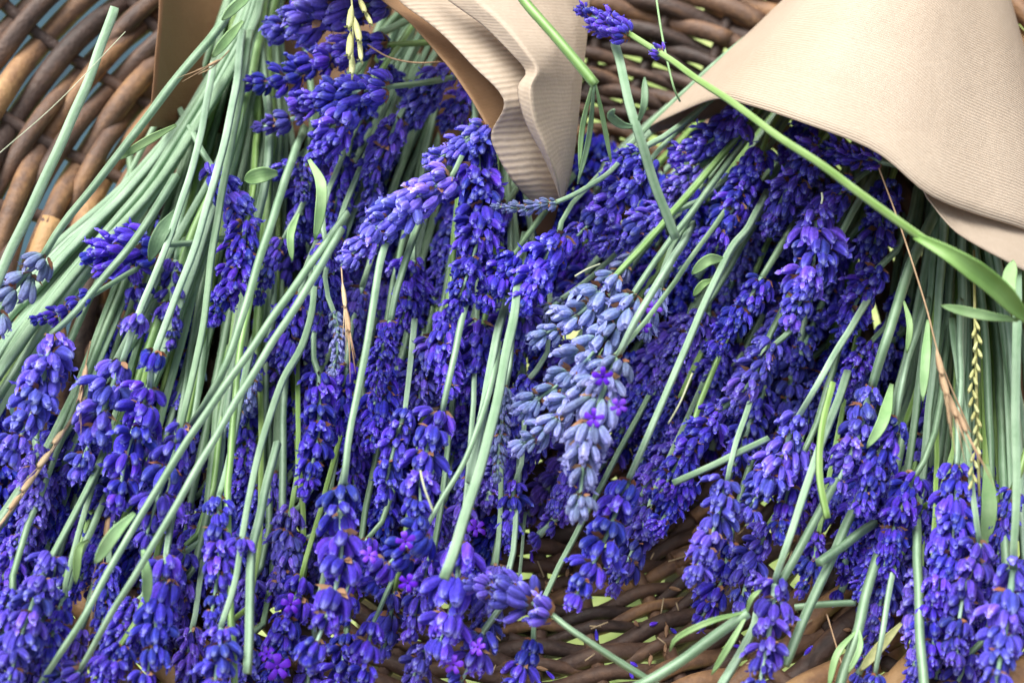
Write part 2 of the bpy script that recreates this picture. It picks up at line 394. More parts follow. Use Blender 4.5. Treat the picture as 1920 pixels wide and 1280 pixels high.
def left_wrap():
    root = empty('kraft_paper_wrap', P(800, 120, 0.03))
    tag(root, 'folded kraft paper wrap standing open between the two bouquets, wavy layered edge', 'paper wrap')
    sheet('back_sheet', [[(300, -80, .082), (345, -80, .062), (430, -80, .044), (560, -80, .032), (760, -80, .034), (900, -80, .060)],
                         [(298, 20, .084), (340, 20, .062), (430, 20, .042), (560, 20, .028), (760, 40, .030), (900, 60, .055)],
                         [(290, 130, .080), (335, 130, .060), (425, 130, .040), (560, 140, .026), (760, 160, .028), (900, 170, .050)],
                         [(280, 240, .072), (330, 245, .054), (420, 250, .036), (560, 260, .024), (760, 280, .026), (905, 270, .045)]], M_PAPER_SHADED, root, 30, 18, seed=11, wob=0.0015)
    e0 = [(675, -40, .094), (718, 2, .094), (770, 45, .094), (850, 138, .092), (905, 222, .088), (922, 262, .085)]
    sheet('inner_fold', [[(x, y, z), (x + 30, y - 6, z - .003), (x + 62, y - 14, z - .004), (x + 110, y - 30, z - .002)] for x, y, z in e0], M_PAPER_IN_GLOW, root, 16, 30, seed=4)
    L = [(722, -40, .104), (752, 5, .104), (820, 56, .104), (886, 124, .104), (936, 172, .103), (944, 203, .100), (921, 250, .091), (931, 288, .086), (962, 340, .080), (998, 379, .072)]
    Rr = [(900, -40, .098), (915, 5, .098), (985, 60, .098), (1030, 110, .097), (1050, 150, .095), (1050, 190, .093), (1050, 240, .088), (1058, 290, .083), (1064, 340, .076), (1056, 378, .069)]
    sheet('ribbed_fold', [[a, tuple(a[i] * .6 + b[i] * .4 + (0.002 if i == 2 else 0) for i in range(3)), b] for a, b in zip(L, Rr)], M_PAPER_STRIP, root, 18, 60, seed=6)
    L = [(795, -40, .112), (838, 0, .112), (905, 48, .112), (958, 98, .112), (986, 133, .111), (971, 166, .110), (983, 225, .105), (1014, 285, .098), (1038, 335, .089), (1050, 371, .077)]
    Rr = [(1107, -40, .085), (1105, 0, .085), (1102, 50, .085), (1098, 90, .084), (1093, 130, .083), (1089, 170, .080), (1083, 230, .075), (1076, 290, .069), (1068, 335, .064), (1056, 378, .060)]
    net = []
    for k, (a, b) in enumerate(zip(L, Rr)):
        mid = tuple(a[i] * .45 + b[i] * .55 for i in range(3)); mid = (mid[0], mid[1], mid[2] + (.012 if k < 4 else .008))
        q = tuple(a[i] * .14 + b[i] * .86 for i in range(3)); q = (q[0], q[1], q[2] + .007)
        net.append([a, (a[0] * .8 + b[0] * .2, a[1] * .8 + b[1] * .2, a[2] + .004), mid, q, b, (b[0] - 22, b[1] + 4, b[2] - .028), (b[0] - 70, b[1] + 6, b[2] - .05)])
    sheet('front_flap', net, M_PAPER_PLAIN, root, 48, 60, seed=9, wob=0.0010, lin=True)
    sheet('unseen_shade_wrap', [[(545, -28, .100), (590, -32, .118), (640, -32, .124), (690, -34, .118)],  # closing part of the wrap, added out of view to shade the stems
                         [(570, -150, .092), (615, -160, .108), (665, -160, .112), (715, -160, .104)],
                         [(620, -290, .080), (660, -300, .092), (705, -300, .094), (750, -290, .086)]], M_PAPER_PLAIN, root, 24, 14, seed=15)
    sheet('paper_tip', [[(990, 352, .066), (1056, 352, .062)], [(995, 395, .060), (1044, 398, .056)], [(1008, 446, .052), (1030, 446, .050)]], M_PAPER_SHADED, root, 6, 10, seed=1)
left_wrap()

# ------------------------------------------------------------------ lavender pieces
def bud(mb, base, d, ln, rad, rnd, axis, mat=0, bend=0.12, tip=0.0):
    d = d.normalized(); side = d.cross(axis)
    side = side.normalized() if side.length > 1e-4 else d.orthogonal().normalized()
    up = side.cross(d)
    prof_ = [(0.0, .22), (.10, .46), (.26, .80), (.48, 1.0), (.70, 1.0), (.86, .82), (.95, .52), (1.0, .16)]
    S = 10; verts = []; cols = []; ph = rnd * 97.0
    for t, rr in prof_:
        c = base + d * (ln * t * (1 - .25 * bend * t)) + up * (bend * ln * t * t)
        for k in range(S):
            a = 2 * math.pi * k / S
            q = rad * rr * (1.0 + (0.09 if k % 2 else -0.09) * (1 if .2 < t < .95 else .6)) * (1 + .22 * noise.noise(Vector((math.cos(a) * 1.3, math.sin(a) * 1.3, t * 3 + ph))))
            verts.append(c + (side * math.cos(a) + up * math.sin(a)) * q); cols.append((t, rnd, float(k % 2), 1))
    n = len(prof_); fs = []
    for i in range(n - 1):
        for k in range(S):
            k2 = (k + 1) % S; fs.append((i * S + k, i * S + k2, (i + 1) * S + k2, (i + 1) * S + k))
    fs.append(tuple((n - 1) * S + k for k in range(S)))
    mb.add(verts, fs, mat, cols)
    if rnd > .2 and rad < .5:            # withered corolla lobes still sitting in the mouth of the calyx
        tip = base + d * (ln * (1 - .25 * bend) * .93) + up * (bend * ln * .9); dd = (d + up * bend * 1.2).normalized()
        for k in range(3 if rnd > .7 else 2):
            a = k * 2.3 + ph; o = side * math.cos(a) + up * math.sin(a)
            e = (dd + o * .9).normalized(); q = e.cross(o); q = q.normalized() if q.length > 1e-4 else side
            l = ln * (.22 + .12 * math.sin(ph + k)); w_ = rad * .52
            b0 = tip + o * rad * .25
            mb.add([b0 - q * w_ * .6, b0 + q * w_ * .6, b0 + e * l * .6 + q * w_, b0 + e * l * .6 - q * w_, b0 + e * l + o * l * .3], [(0, 1, 2, 3), (3, 2, 4)], mat, [(.75, min(1, rnd * 1.2), .6, 1)] * 2 + [(.88, rnd, .9, 1)] * 2 + [(.98, rnd, 1, 1)])
def bract(mb, base, d, ln, wd, mat):
    d = d.normalized(); s = d.orthogonal().normalized(); nrm = s.cross(d)
    v = [base - s * wd * .3, base + s * wd * .3, base + d * ln * .45 - s * wd * .5 + nrm * wd * .15, base + d * ln * .45 + s * wd * .5 + nrm * wd * .15, base + d * ln]
    mb.add(v, [(0, 1, 3, 2), (2, 3, 4)], mat)
Z = Vector((0, 0, 1))
def whorl_mb(seed, n, tilt, ln, rad, inner=4, grey=False, jit=0.18, r0=.14, r1=.28, zj=.16):
    rn = random.Random(seed); mb = MB()
    for k in range(n):
        a = 2 * math.pi * (k + rn.uniform(-.3, .3)) / n; t = tilt + rn.uniform(-jit, jit) * 1.2
        o = Vector((math.cos(a), math.sin(a), 0))
        d = o * math.sin(t) + Z * math.cos(t) + Vector((rn.uniform(-.1, .1), rn.uniform(-.1, .1), 0))
        b = o * rn.uniform(r0, r1) + Z * rn.uniform(-zj, zj)
        bud(mb, b, d, ln * rn.uniform(.82, 1.15), rad * rn.uniform(.85, 1.15), rn.random(), Z, 0, rn.uniform(.22, .5) if not grey else rn.uniform(.0, .2))
    for k in range(inner):
        a = rn.uniform(0, 6.28); t = tilt * rn.uniform(.25, .6); o = Vector((math.cos(a), math.sin(a), 0))
        bud(mb, o * .12 + Z * rn.uniform(.0, .2), o * math.sin(t) + Z * math.cos(t), ln * rn.uniform(.7, .95), rad * .9, rn.random(), Z, 0, .1)
    for k in range(5):
        a = rn.uniform(0, 6.28); o = Vector((math.cos(a), math.sin(a), 0))
        bract(mb, o * .12 - Z * .10, o * 1.0 + Z * rn.uniform(.1, .6), rn.uniform(.35, .55), .24, 1)
    return mb
def tip_mb(seed, grey=False, ln=.7, rad=.19):
    rn = random.Random(seed); mb = MB()
    for k in range(6):
        a = 2 * math.pi * (k + rn.uniform(-.3, .3)) / 6; t = rn.uniform(.15, .75); o = Vector((math.cos(a), math.sin(a), 0))
        bud(mb, o * .1 + Z * rn.uniform(-.1, .1), o * math.sin(t) + Z * math.cos(t), ln * rn.uniform(.8, 1.05), rad * rn.uniform(.85, 1.1), rn.random(), Z, 0, .1)
    return mb
WH = {'dense': [whorl_mb(i, 9, .94, .66, .140, 3, jit=.36, r0=.18, r1=.36, zj=.17) for i in range(10)],
      'gap': [whorl_mb(40 + i, 8, 1.0, .78, .168, 3, jit=.32, r0=.14, r1=.30, zj=.12) for i in range(10)],
      'grey': [whorl_mb(80 + i, 7, .66, .86, .15, 1, True, jit=.14, zj=.08) for i in range(6)]}
TP = {'dense': [tip_mb(i, ln=.58, rad=.145) for i in range(3)], 'gap': [tip_mb(5 + i, ln=.7, rad=.17) for i in range(3)], 'grey': [tip_mb(9 + i, ln=.85, rad=.15) for i in range(3)]}
CM = {'dense': M_VIOLET, 'gap': M_VIOLET, 'grey': M_GREY}
WM = {k: [m.mesh('whorl_' + k, [CM[k], M_BRACT]) for m in v] for k, v in WH.items()}
TM = {k: [m.mesh('tip_' + k, [CM[k], M_BRACT]) for m in v] for k, v in TP.items()}
SPACE = {'dense': .42, 'gap': .74, 'grey': .66}

def floret_mesh():
    mb = MB()
    for k in range(5):
        a = 2 * math.pi * k / 5; o = Vector((math.cos(a), math.sin(a), 0)); s = Vector((-o.y, o.x, 0))
        wd = .30 if k in (0, 1) else .24; verts = []; fs = []
        rows = [(.10, .12, -.04), (.35, .20, .10), (.65, wd, .16), (.88, wd * .9, .10 - .12 * (k % 2)), (1.0 - .08 * (k % 3), wd * .25, -.08)]
        for t, w_, z in rows:
            for q in (-1, -.4, .4, 1): verts.append(o * t + s * w_ * q + Z * (z + .06 * (1 - q * q)))
        for i in range(4):
            for q in range(3): b = i * 4 + q; fs.append((b, b + 1, b + 5, b + 4))
        mb.add(verts, fs, 0)
    mb.tube([Z * -.9, Z * -.3, Z * .03], lambda t: .10 + .08 * t, 8, 0)
    mb.tube([Z * .03, Z * .05], .13, 8, 1)
    return mb.mesh('floret', [M_FLORET, M_EYE])
FLORET = floret_mesh()

def frame(p, d, s, roll):
    q = d.to_track_quat('Z', 'Y').to_matrix().to_4x4()
    return Matrix.Translation(p) @ q @ Matrix.Rotation(roll, 4, 'Z') @ Matrix.Scale(s, 4)

def leaf_mesh(pts, wpx, loc, curl=0.25, mat_=None):
    """blade along world points, wpx metres wide"""
    n = 14; c = catmull(pts, n); verts = []; fs = []; cols = []
    for i, p in enumerate(c):
        t = i / n; d = (c[min(i + 1, n)] - c[max(i - 1, 0)]).normalized()
        view = (p - CAM).normalized(); s = d.cross(view).normalized(); up = s.cross(d)
        w = wpx * .5 * min(1, .35 + 1.5 * t) * (1 - max(0, (t - .62) / .40) ** 2.2)
        for q in (-1, -.75, -.5, -.25, 0, .25, .5, .75, 1):
            rip = .10 * math.cos(q * math.pi * 4) * min(1, 3 * t)
            verts.append(p + s * w * q + up * (w * (curl * (q * q - .3) + rip) * (1 if up.dot(view) < 0 else -1)) - loc); cols.append((t, .5 + .5 * q, 0, 1))
    for i in range(n):
        for q in range(8): b = i * 9 + q; fs.append((b, b + 1, b + 10, b + 9))
    mb = MB(); mb.add(verts, fs, 0, cols)
    return mb.mesh('leaf', [mat_ or M_LEAF])
def add_leaf(root, pts, wpx, curl=.25, mat_=None, name='leaf'):
    w = .8 * wpx * mpp(pts[len(pts) // 2])
    o = mesh_obj(name, leaf_mesh(pts, w, root.location, curl, mat_), root)
    s = o.modifiers.new('thickness', 'SOLIDIFY'); s.thickness = 0.0004; s.offset = 0
    return o
def add_stem(root, pts, rad, mat_=None, end_r=1.0, n=None, start_r=1.0):
    loc = root.location; mb = MB()
    rn = random.Random(int(abs(pts[0].x) * 1e6)); ph = rn.uniform(0, 90)
    c = catmull(pts, n or max(10, 6 * len(pts)))
    Ltot = sum((b - a).length for a, b in zip(c, c[1:]))
    c2 = []
    for i, p in enumerate(c):
        k = i / (len(c) - 1) * Ltot * 55
        c2.append(p - loc + Vector((noise.noise(Vector((k, ph, 0))), noise.noise(Vector((k, ph, 7))), noise.noise(Vector((k, ph, 14))))) * 0.0005)
    mb.tube(c2, lambda t: rad * (start_r + (end_r - start_r) * t) * (1 + .05 * noise.noise(Vector((t * 14, ph, 3)))), 8, 0, square=.13, roll=rn.uniform(0, 1.5))
    return mesh_obj('stem', mb.mesh('stem', [mat_ or M_STEM]), root)

LV = {0: .030, 1: .045, 2: .058, 3: .070, 4: .083, 5: .096, 6: .128}
def throat(bx, by):
    if bx < 560 and not (bx > 380 and by < 300): return P(490, -130, .055)
    if bx < 1000: return P(905, -120, .020)
    return P(1790, -250, .072)

def above(px, py, z, gap):
    for _ in range(3):
        p = P(px, py, z); r = math.hypot(p.x - BC.x, p.y - BC.y); z = max(z, prof(r) + gap)
    return z
count = [0]
def sprig(label, base, tip, w, lvl, style='dense', stem=None, group=None, bow=None, extra=(), flor=(), leaves=(), srad=9.0, smat=None, sl=None, zt=None, name='lavender_sprig', hero=True, full=None):
    count[0] += 1
    rn = random.Random(count[0] * 13 + 1)
    z0 = LV[int(lvl)] + (lvl - int(lvl)) * .013 + rn.uniform(-.002, .002)
    z0 = above(base[0], base[1], z0, .016)
    z1 = zt if zt is not None else above(tip[0], tip[1], z0 - rn.uniform(-.002, .008), .012)
    b, t = P(base[0], base[1], z0), P(tip[0], tip[1], z1)
    root = empty(name, b); tag(root, label, 'lavender sprig', group)
    d = t - b; L = d.length; hw = w * .53 * mpp(b)
    sd_ = d.cross(Z).normalized(); bw = (bow if bow is not None else rn.uniform(-.07, .07)) * L
    cpts = catmull([b, b.lerp(t, .5) + sd_ * bw, t], 24)
    # stem
    if stem is not None:
        zs = sl if sl is not None else z0 + .004
        sp = [P(p[0], p[1], p[2] if len(p) > 2 else zs) for p in stem]
        pts = sp + [b]
    else:
        th = throat(*base); back = (b - cpts[3]).normalized()
        a1 = b + back * rn.uniform(.016, .024); a1 = sink(a1, a1.z - rn.uniform(.004, .008))
        x0, y0 = PX(b); x1, y1 = PX(a1); x2, y2 = PX(th); q_ = .42
        a2 = P(x1 + (x2 - x1) * q_ * .9 + (x1 - x0) * .5, y1 + (y2 - y1) * q_ * .9 + (y1 - y0) * .5, min(b.z + (th.z - b.z) * q_, z0 - .026))
        if back.angle(th - b) > R(38):
            pts = [sink(b + back * .034, b.z - .036), sink(b + back * .018, b.z - .015), b]
        else: pts = [th + Vector((rn.uniform(-.006, .006), rn.uniform(-.004, .004), rn.uniform(-.008, .008))), a2, a1, b]
    add_stem(root, pts, srad * mpp(b) * .82, smat or (M_STEM if stem is not None else rn.choice([M_STEM] * 6 + [M_STEM_Y])), .72, start_r=1.05)
    tone = (rn.random(), rn.random() ** .55, 1, 1)
    if 'faded' in label: tone = (1.6, -1.8, 1, 1)
    # spike axis
    loc = root.location
    mb = MB(); mb.tube([p - loc for p in cpts], lambda q: srad * mpp(b) * (.62 - .34 * q), 6, 0, square=.1)
    ax = mesh_obj('flower_spike', mb.mesh('flower_spike', [M_RACHIS]), root)
    spc = SPACE[style] * hw; n = max(2, int(round(L * .93 / spc)))
    spec = [(i / n, 1.0) for i in range(n)]
    for i, (q, _) in enumerate(spec):
        f = q * 24; k = int(f); p = cpts[k].lerp(cpts[min(24, k + 1)], f - k); dd = (cpts[min(24, k + 2)] - cpts[max(0, k - 1)]).normalized()
        dd = (dd + Vector((rn.uniform(-.22, .22), rn.uniform(-.22, .22), rn.uniform(-.22, .22)))).normalized()
        s = hw * (0.86 + .22 * math.sin(math.pi * min(1, q * 1.15 + .12))) * (1 - .34 * max(0, q - .55) / .45) * rn.uniform(.9, 1.1)
        p = p + Vector((rn.uniform(-1, 1), rn.uniform(-1, 1), rn.uniform(-1, 1))) * hw * .12
        o = bpy.data.objects.new('whorl', rn.choice(WM[style])); o.matrix_local = frame(p - loc, dd, s, rn.uniform(0, 6.28)); link(o, ax)
    o = bpy.data.objects.new('tip_buds', rn.choice(TM[style])); o.matrix_local = frame(cpts[22] - loc, (cpts[24] - cpts[20]).normalized(), hw * .80, rn.uniform(0, 6)); link(o, ax)
    for (ex, ey, sc) in extra:            # whorls lower on the stem, apart from the spike
        c = catmull(pts, 60); tgt = Vector((ex, ey))
        def px(p):
            v = p - CAM; dz = v.dot(VIEW); return Vector((W / 2 + v.dot(RIGHT) / dz * FPX, H / 2 - v.dot(UP) / dz * FPX))
        k = min(range(60), key=lambda i: (px(c[i]) - tgt).length)
        dd = (c[min(60, k + 1)] - c[max(0, k - 1)]).normalized()
        o = bpy.data.objects.new('whorl', rn.choice(WM[style])); o.matrix_local = frame(c[k] - loc, dd, sc * .5 * mpp(b), rn.uniform(0, 6.28)); link(o, ax)
    for (fx, fy, sc) in flor:
        zf = z0 + hw * .8; p = P(fx, fy, zf)
        dd = (CAM - p).normalized() + Vector((rn.uniform(-.5, .5), rn.uniform(-.5, .5), 0))
        o = bpy.data.objects.new('open_floret', FLORET); o.matrix_local = frame(p - loc, dd.normalized(), sc * .33 * mpp(b), rn.uniform(0, 6.28)); link(o, ax)
    for c_ in ax.children: c_.color = tone
    for lf in leaves:
        add_leaf(root, [P(*p) for p in lf[0]], lf[1], *(lf[2:]))
    return root

# ------------------------------------------------------------------ the left bouquet, sprig by sprig
S = sprig
S('violet spike lying sideways at the very top, tip towards the bare stems', (715, 5), (505, 62), 126, 4, srad=8)
S('violet spike in the top cluster between the topmost and the plump one', (720, 85), (560, 118), 96, 3.6)
S('small violet spike reaching left under the topmost spike, across green stems', (615, 110), (445, 168), 76, 3.6, 'gap')
S('plump violet spike directly below the pale green grass ear', (725, 165), (545, 190), 96, 4)
S('plump violet spike hanging straight down from the top cluster over dark stems', (680, 185), (590, 298), 112, 3.8)
S('short violet spike at the lower left corner of the top cluster, brown bract showing', (570, 215), (485, 240), 62, 3.2, 'gap')
S('violet spike just left of the orange inner paper fold', (840, 128), (740, 252), 84, 2.6)
S('tiny dark violet spike right of the grass ear', (715, 122), (760, 172), 52, 2)
S('shaded violet spike tucked under the orange paper edge', (878, 165), (832, 240), 66, 1.6)
S('faded grey-lilac spike below the orange paper fold', (908, 240), (800, 308), 76, 4.3, 'dense', srad=8)
S('bright violet spike slanting down left from the faded grey-lilac one', (845, 335), (640, 498), 104, 4.2, stem=[(895, 205, .06), (880, 250, .075), (860, 305, .085)], sl=.085)
S('long thick violet spike running down under the paper point, its stem hidden', (895, 275), (848, 598), 108, 3.8)
S('violet spike left of the long thick one, hanging beside dark stems', (748, 225), (688, 345), 80, 2.6)
S('violet spike tail below the dark stems, above the bright slanting spike', (705, 345), (672, 440), 60, 2)
S('round violet spike end among bare green stems, beside a pale leaf', (400, 318), (475, 428), 86, 3.4)
S('violet whorl hanging beside the thick leaning stem below the top cluster', (575, 300), (572, 372), 46, 2.4, 'gap')
S('few violet buds right of the pale green leaf', (545, 305), (502, 335), 42, 2.2, 'gap')
S('violet spike crossed by bare stems, ending above the paired leaning stems', (460, 425), (392, 610), 82, 3.2, 'dense')
S('slim violet spike behind the thick leaning stem', (528, 450), (486, 568), 52, 2.2, 'gap')
S('narrow violet spike with brown straw beside its lower end', (612, 462), (592, 620), 62, 3.2, 'gap')
S('pale blue-grey bud tip hanging under the narrow violet spike', (628, 588), (622, 704), 38, 3.6, 'grey')
S('long violet spike with separate whorls left of the upright pale stem', (597, 702), (568, 935), 84, 3, 'gap')
S('large violet spike with big whorls at the end of the upright pale stem', (641, 912), (575, 1255), 112, 3.6, 'gap', stem=[(735, 430, .068), (715, 485, .084), (690, 640, .086), (660, 790, .086), (648, 875, .084)], srad=10.5)
S('violet spike in the dense clump, upper left one, at the end of a whorled stem', (226, 684), (142, 890), 104, 3.4, 'gap', stem=[(400, 120, .072), (372, 270, .08), (330, 410, .084), (268, 572, .083), (240, 645, .08)], extra=[(266, 592, 82)], srad=10)
S('violet spike in the dense clump, middle one, at the end of a whorled stem', (281, 728), (220, 950), 108, 3.6, 'gap', stem=[(455, 60, .074), (430, 230, .084), (373, 440, .088), (292, 657, .086)], extra=[(293, 668, 84)], srad=10)
S('violet spike in the dense clump, lowest one, beside the forked stems', (332, 842), (272, 1012), 104, 3.5, 'gap', stem=[(470, 60, .07), (440, 240, .078), (403, 440, .083), (378, 620, .084), (350, 760, .084)], extra=[(342, 792, 70)], srad=10)
S('violet spike sagging at the picture edge under pale blue one', (96, 628), (15, 862), 108, 3.4, 'gap', stem=[(330, 330, .07), (260, 440, .078), (200, 515, .08), (140, 585, .08)], srad=9.5)
S('pale blue-grey spike at the picture edge, at the end of a long stem', (80, 478), (-25, 620), 104, 4, 'grey', stem=[(470, -40, .072), (440, 12, .084), (330, 150, .09), (210, 305, .09), (120, 420, .088)], srad=10.5)
S('rounded violet spike seen end-on where stems leave the basket side', (290, 462), (165, 482), 104, 3.2)
S('violet buds drooping under the rounded end-on spike', (255, 500), (262, 570), 70, 2.6, 'gap')
S('thin broken violet spike lying across the leftmost stems', (170, 556), (62, 602), 50, 3.8, 'gap')
S('shaded violet spike between two whorled stems', (330, 488), (322, 650), 66, 2, 'gap')
S('small violet spike under paired leaning stems, right of clump', (478, 700), (430, 800), 54, 1.6, 'grey')
S('violet spike in the bottom corner with one whorl set apart above it', (78, 1088), (12, 1295), 92, 3.6, 'gap', stem=[(215, 800, .055), (175, 895, .068), (107, 1025, .076)], extra=[(98, 1043, 96)], srad=9)
S('violet spike with stacked umbrella whorls between the two lowest leaning stems', (312, 1052), (268, 1300), 100, 3.4, 'gap', stem=[(330, 940, .055), (316, 1012, .066)])
S('slender violet spike with brown whorl centres, right of the leaf at the fork', (411, 930), (392, 1180), 78, 3.4, 'gap', stem=[(470, 660, .062), (445, 780, .07), (428, 870, .074)], srad=9.5)
S('violet spike at the bottom edge under a stem carrying one lone whorl', (414, 1178), (398, 1310), 80, 3.5, 'gap', stem=[(600, 470, .062), (575, 620, .074), (530, 715, .08), (486, 850, .082), (460, 985, .082), (440, 1085, .079)], extra=[(457, 1008, 70)], srad=10)
S('small violet spike cut by the bottom edge between leaning stems', (226, 1212), (186, 1310), 76, 2.6, 'gap')
S('grey-violet spike end at the foot of the right leaning stem', (148, 1256), (60, 1305), 80, 3, 'gap', stem=[(640, 430, .075), (571, 549, .088), (480, 690, .093), (393, 838, .094), (285, 1025, .09), (210, 1150, .082)], srad=10,
  leaves=[([(268, 1030, .086), (276, 1080, .084), (275, 1132, .078)], 22)])
S('violet spike below the bottom edge on the left leaning stem', (66, 1296), (10, 1380), 80, 3, 'gap', stem=[(650, 400, .07), (578, 502, .082), (460, 670, .088), (343, 838, .082), (248, 994, .076), (160, 1150, .08)], srad=10.5,
  leaves=[([(252, 962, .094), (215, 1000, .096), (178, 1056, .09)], 28)])
S('violet spike hidden by the dense clump on the thick leaning stem', (355, 800), (330, 900), 70, 2, 'gap', stem=[(570, 240, .055), (551, 289, .07), (504, 430, .084), (440, 640, .086), (390, 745, .076)], srad=10.5)
S('shaded violet spike with bright open florets at the bottom, left of big whorls', (565, 1085), (500, 1275), 84, 1.6, 'gap', flor=[(545, 1132, 62), (520, 1250, 80), (500, 1225, 50)])
# middle
S('blue-violet spike with yellowish specks beside the upright pale stem', (732, 603), (702, 758), 58, 3, stem=[(790, 400, .058), (770, 460, .07), (745, 540, .074)], srad=9)
S('violet spike under the long thick one, crossed by a pale stem', (838, 590), (842, 745), 86, 2.4)
S('violet spike at the end of the pale stem under the long thick spike', (828, 772), (788, 985), 104, 3.5, 'gap', stem=[(905, 440, .06), (866, 598, .081), (845, 700, .083)], srad=9)
S('shaded violet spike left of the one with a thin straw on it', (758, 772), (716, 940), 82, 2.6, 'gap', stem=[(778, 600, .055), (768, 690, .062)])
S('dense violet spike left half of the pair under the paper tip', (962, 478), (905, 572), 92, 3.4)
S('dense violet spike right half of the pair under the paper tip', (1048, 440), (978, 580), 104, 3.6)
S('dark violet spike above the pair, left of the paper tip', (948, 385), (908, 470), 70, 2)
S('violet spike with three open purple florets, upturned at the middle bottom', (792, 1000), (695, 1095), 102, 3.6, 'gap', stem=[(935, 640, .07), (915, 740, .08), (878, 850, .083), (830, 935, .08)], srad=8, flor=[(760, 1014, 62), (692, 1040, 56), (764, 1092, 58)])
S('violet spike with greenish pale tips right of the cut double stem', (948, 725), (930, 905), 48, 2.8, 'grey')
S('small dim violet spike over the gap above the bare basket floor', (965, 908), (955, 1030), 58, 1.8, 'gap')
S('large drooping violet spike under the cut end of the thick stem', (862, 1035), (822, 1212), 128, 3, 'gap')
S('violet spike pointing left whose stem runs right across the basket floor', (1032, 1148), (885, 1095), 96, 3.3, 'gap', stem=[(1250, 1300, .058), (1215, 1275, .062), (1130, 1220, .070), (1070, 1180, .074)], srad=8)
S('violet buds at the bottom edge with bright open florets', (905, 1185), (845, 1310), 92, 2.2, 'gap', flor=[(896, 1212, 56), (850, 1245, 60)])
S('dim violet spike above the bottom edge, left of the dark basket corner', (698, 1172), (668, 1285), 80, 2.2, 'gap', stem=[(740, 1080, .045), (722, 1118, .055)], srad=6)
S('dim violet spike at the bottom edge between two clusters', (800, 1215), (770, 1300), 80, 1.2, 'gap')
S('violet buds at the bottom edge on a short upright stem', (1000, 1200), (960, 1300), 70, 1.6, 'gap')
S('shaded violet spike behind the cut double stem, deep purple floret beside', (880, 900), (870, 1010), 70, 1, 'gap', flor=[(893, 990, 60)])
S('dim violet spike low behind the big umbrella whorls', (690, 1010), (640, 1160), 84, 1.5, 'gap')
S('dim violet spike low between the umbrella whorls and the lone whorl', (545, 960), (520, 1110), 80, 1.5)
S('dim violet spike at the bottom edge under the umbrella whorls', (650, 1190), (620, 1310), 84, 1.2, 'gap')
S('dim violet spike just below the three open florets', (740, 1110), (720, 1220), 80, 1.4, 'gap')
S('shaded violet spike touching the left of the large drooping spike', (800, 1060), (770, 1190), 84, 1.6, 'gap')
S('violet spike touching the right of the large drooping spike', (930, 1060), (905, 1200), 84, 2, 'gap')
S('shaded violet spike under the level crossing stem', (1290, 850), (1225, 1000), 82, 2, 'dense')
S('shaded violet spike behind the grey spike with florets, low', (1090, 830), (1040, 960), 80, 1.6, 'dense')
for lab, b_, t_ in (('behind the leaning thick stem, upper', (590, 320), (562, 450)), ('left of the bright slanting spike tip', (640, 430), (612, 560)), ('left of the upright pale stem, upper', (678, 540), (650, 680)),
                    ('right of the upright pale stem, upper', (775, 490), (745, 620)), ('right of the upright pale stem, middle', (810, 640), (782, 770)), ('between the paired leaning stems and the narrow spike', (560, 560), (532, 690)),
                    ('left of the upright pale stem, lower', (650, 690), (622, 820)), ('just right of the speckled blue-violet spike', (720, 690), (690, 840)), ('left of the slim stem by the cut stem', (905, 610), (872, 750)),
                    ('under the dense pair by the paper tip', (985, 570), (950, 700)), ('right of the thick cut stem, middle', (985, 720), (950, 850)), ('over the dark stems below the top cluster', (650, 300), (622, 420))):
    S('half-shaded violet spike ' + lab, b_, t_, 84, 1.9)
# grey sprigs
S('grey-blue bud spike, upper of the pale trio, dry tip at left', (1152, 520), (1008, 634), 100, 4.0, 'grey')
S('grey-blue bud spike, middle of the pale trio', (1188, 552), (976, 774), 108, 4.2, 'grey')
S('grey-blue bud spike, lowest of the pale trio', (1140, 680), (968, 842), 92, 4.2, 'grey')
S('grey-blue bud spike with open purple florets hanging in front of the pale trio', (1156, 672), (1084, 968), 112, 5, 'grey', stem=[(1300, 420, .06), (1258, 489, .090), (1205, 580, .106)], srad=9.5, flor=[(1130, 706, 62), (1160, 762, 54), (1114, 784, 62)])
S('short grey spike with purple floret right of the pale trio', (1238, 540), (1213, 628), 60, 3, 'grey', flor=[(1226, 578, 56), (1208, 612, 44)])
S('dark grey-green spike in shade behind the pale trio', (1052, 562), (970, 658), 48, 1.6, 'grey')
S('small grey-blue bud cluster above the pale trio', (1182, 482), (1142, 538), 52, 2.8, 'grey')
S('thin horizontal grey spike lying over the paper point', (1042, 380), (924, 388), 38, 4.6, 'grey', stem=[(1180, 285, .066), (1140, 325, .08), (1085, 360, .09)], srad=7)
# ------------------------------------------------------------------ the right bouquet
S('violet spike hanging below the bottom of the grey one, at end of a leafy stem', (1176, 906), (1072, 1132), 100, 3.4, 'gap', stem=[(1440, 360, .06), (1404, 425, .075), (1360, 488, .085), (1280, 670, .089), (1215, 815, .087)], srad=9.5, leaves=[([(1358, 486, .085), (1328, 488, .089), (1297, 514, .085)], 24), ([(1338, 525, .085), (1318, 533, .086), (1300, 555, .083)], 16)])
S('violet spike under the loose node stem where paper cone corner begins', (1222, 300), (1062, 462), 104, 2.8)
S('short violet spike beside the bare rods left of paper cone corner', (1196, 285), (1130, 345), 62, 3.2)
S('violet spike just inside the left corner of the paper cone', (1392, 212), (1262, 300), 96, 2.6)
S('violet spike below the one inside the paper cone corner', (1310, 315), (1215, 400), 80, 2.2)
S('violet spike left of the crossing loose stem, pointing down left', (1425, 288), (1272, 505), 88, 3)
S('small violet spike at the cut end of the loose node stem', (1245, 400), (1105, 472), 82, 2.8)
S('violet spike under the crossing loose stem, ending on the fat spike', (1528, 285), (1435, 440), 92, 3)
S('dim violet spike in the dark under the paper cone edge', (1520, 225), (1465, 300), 72, 1.6)
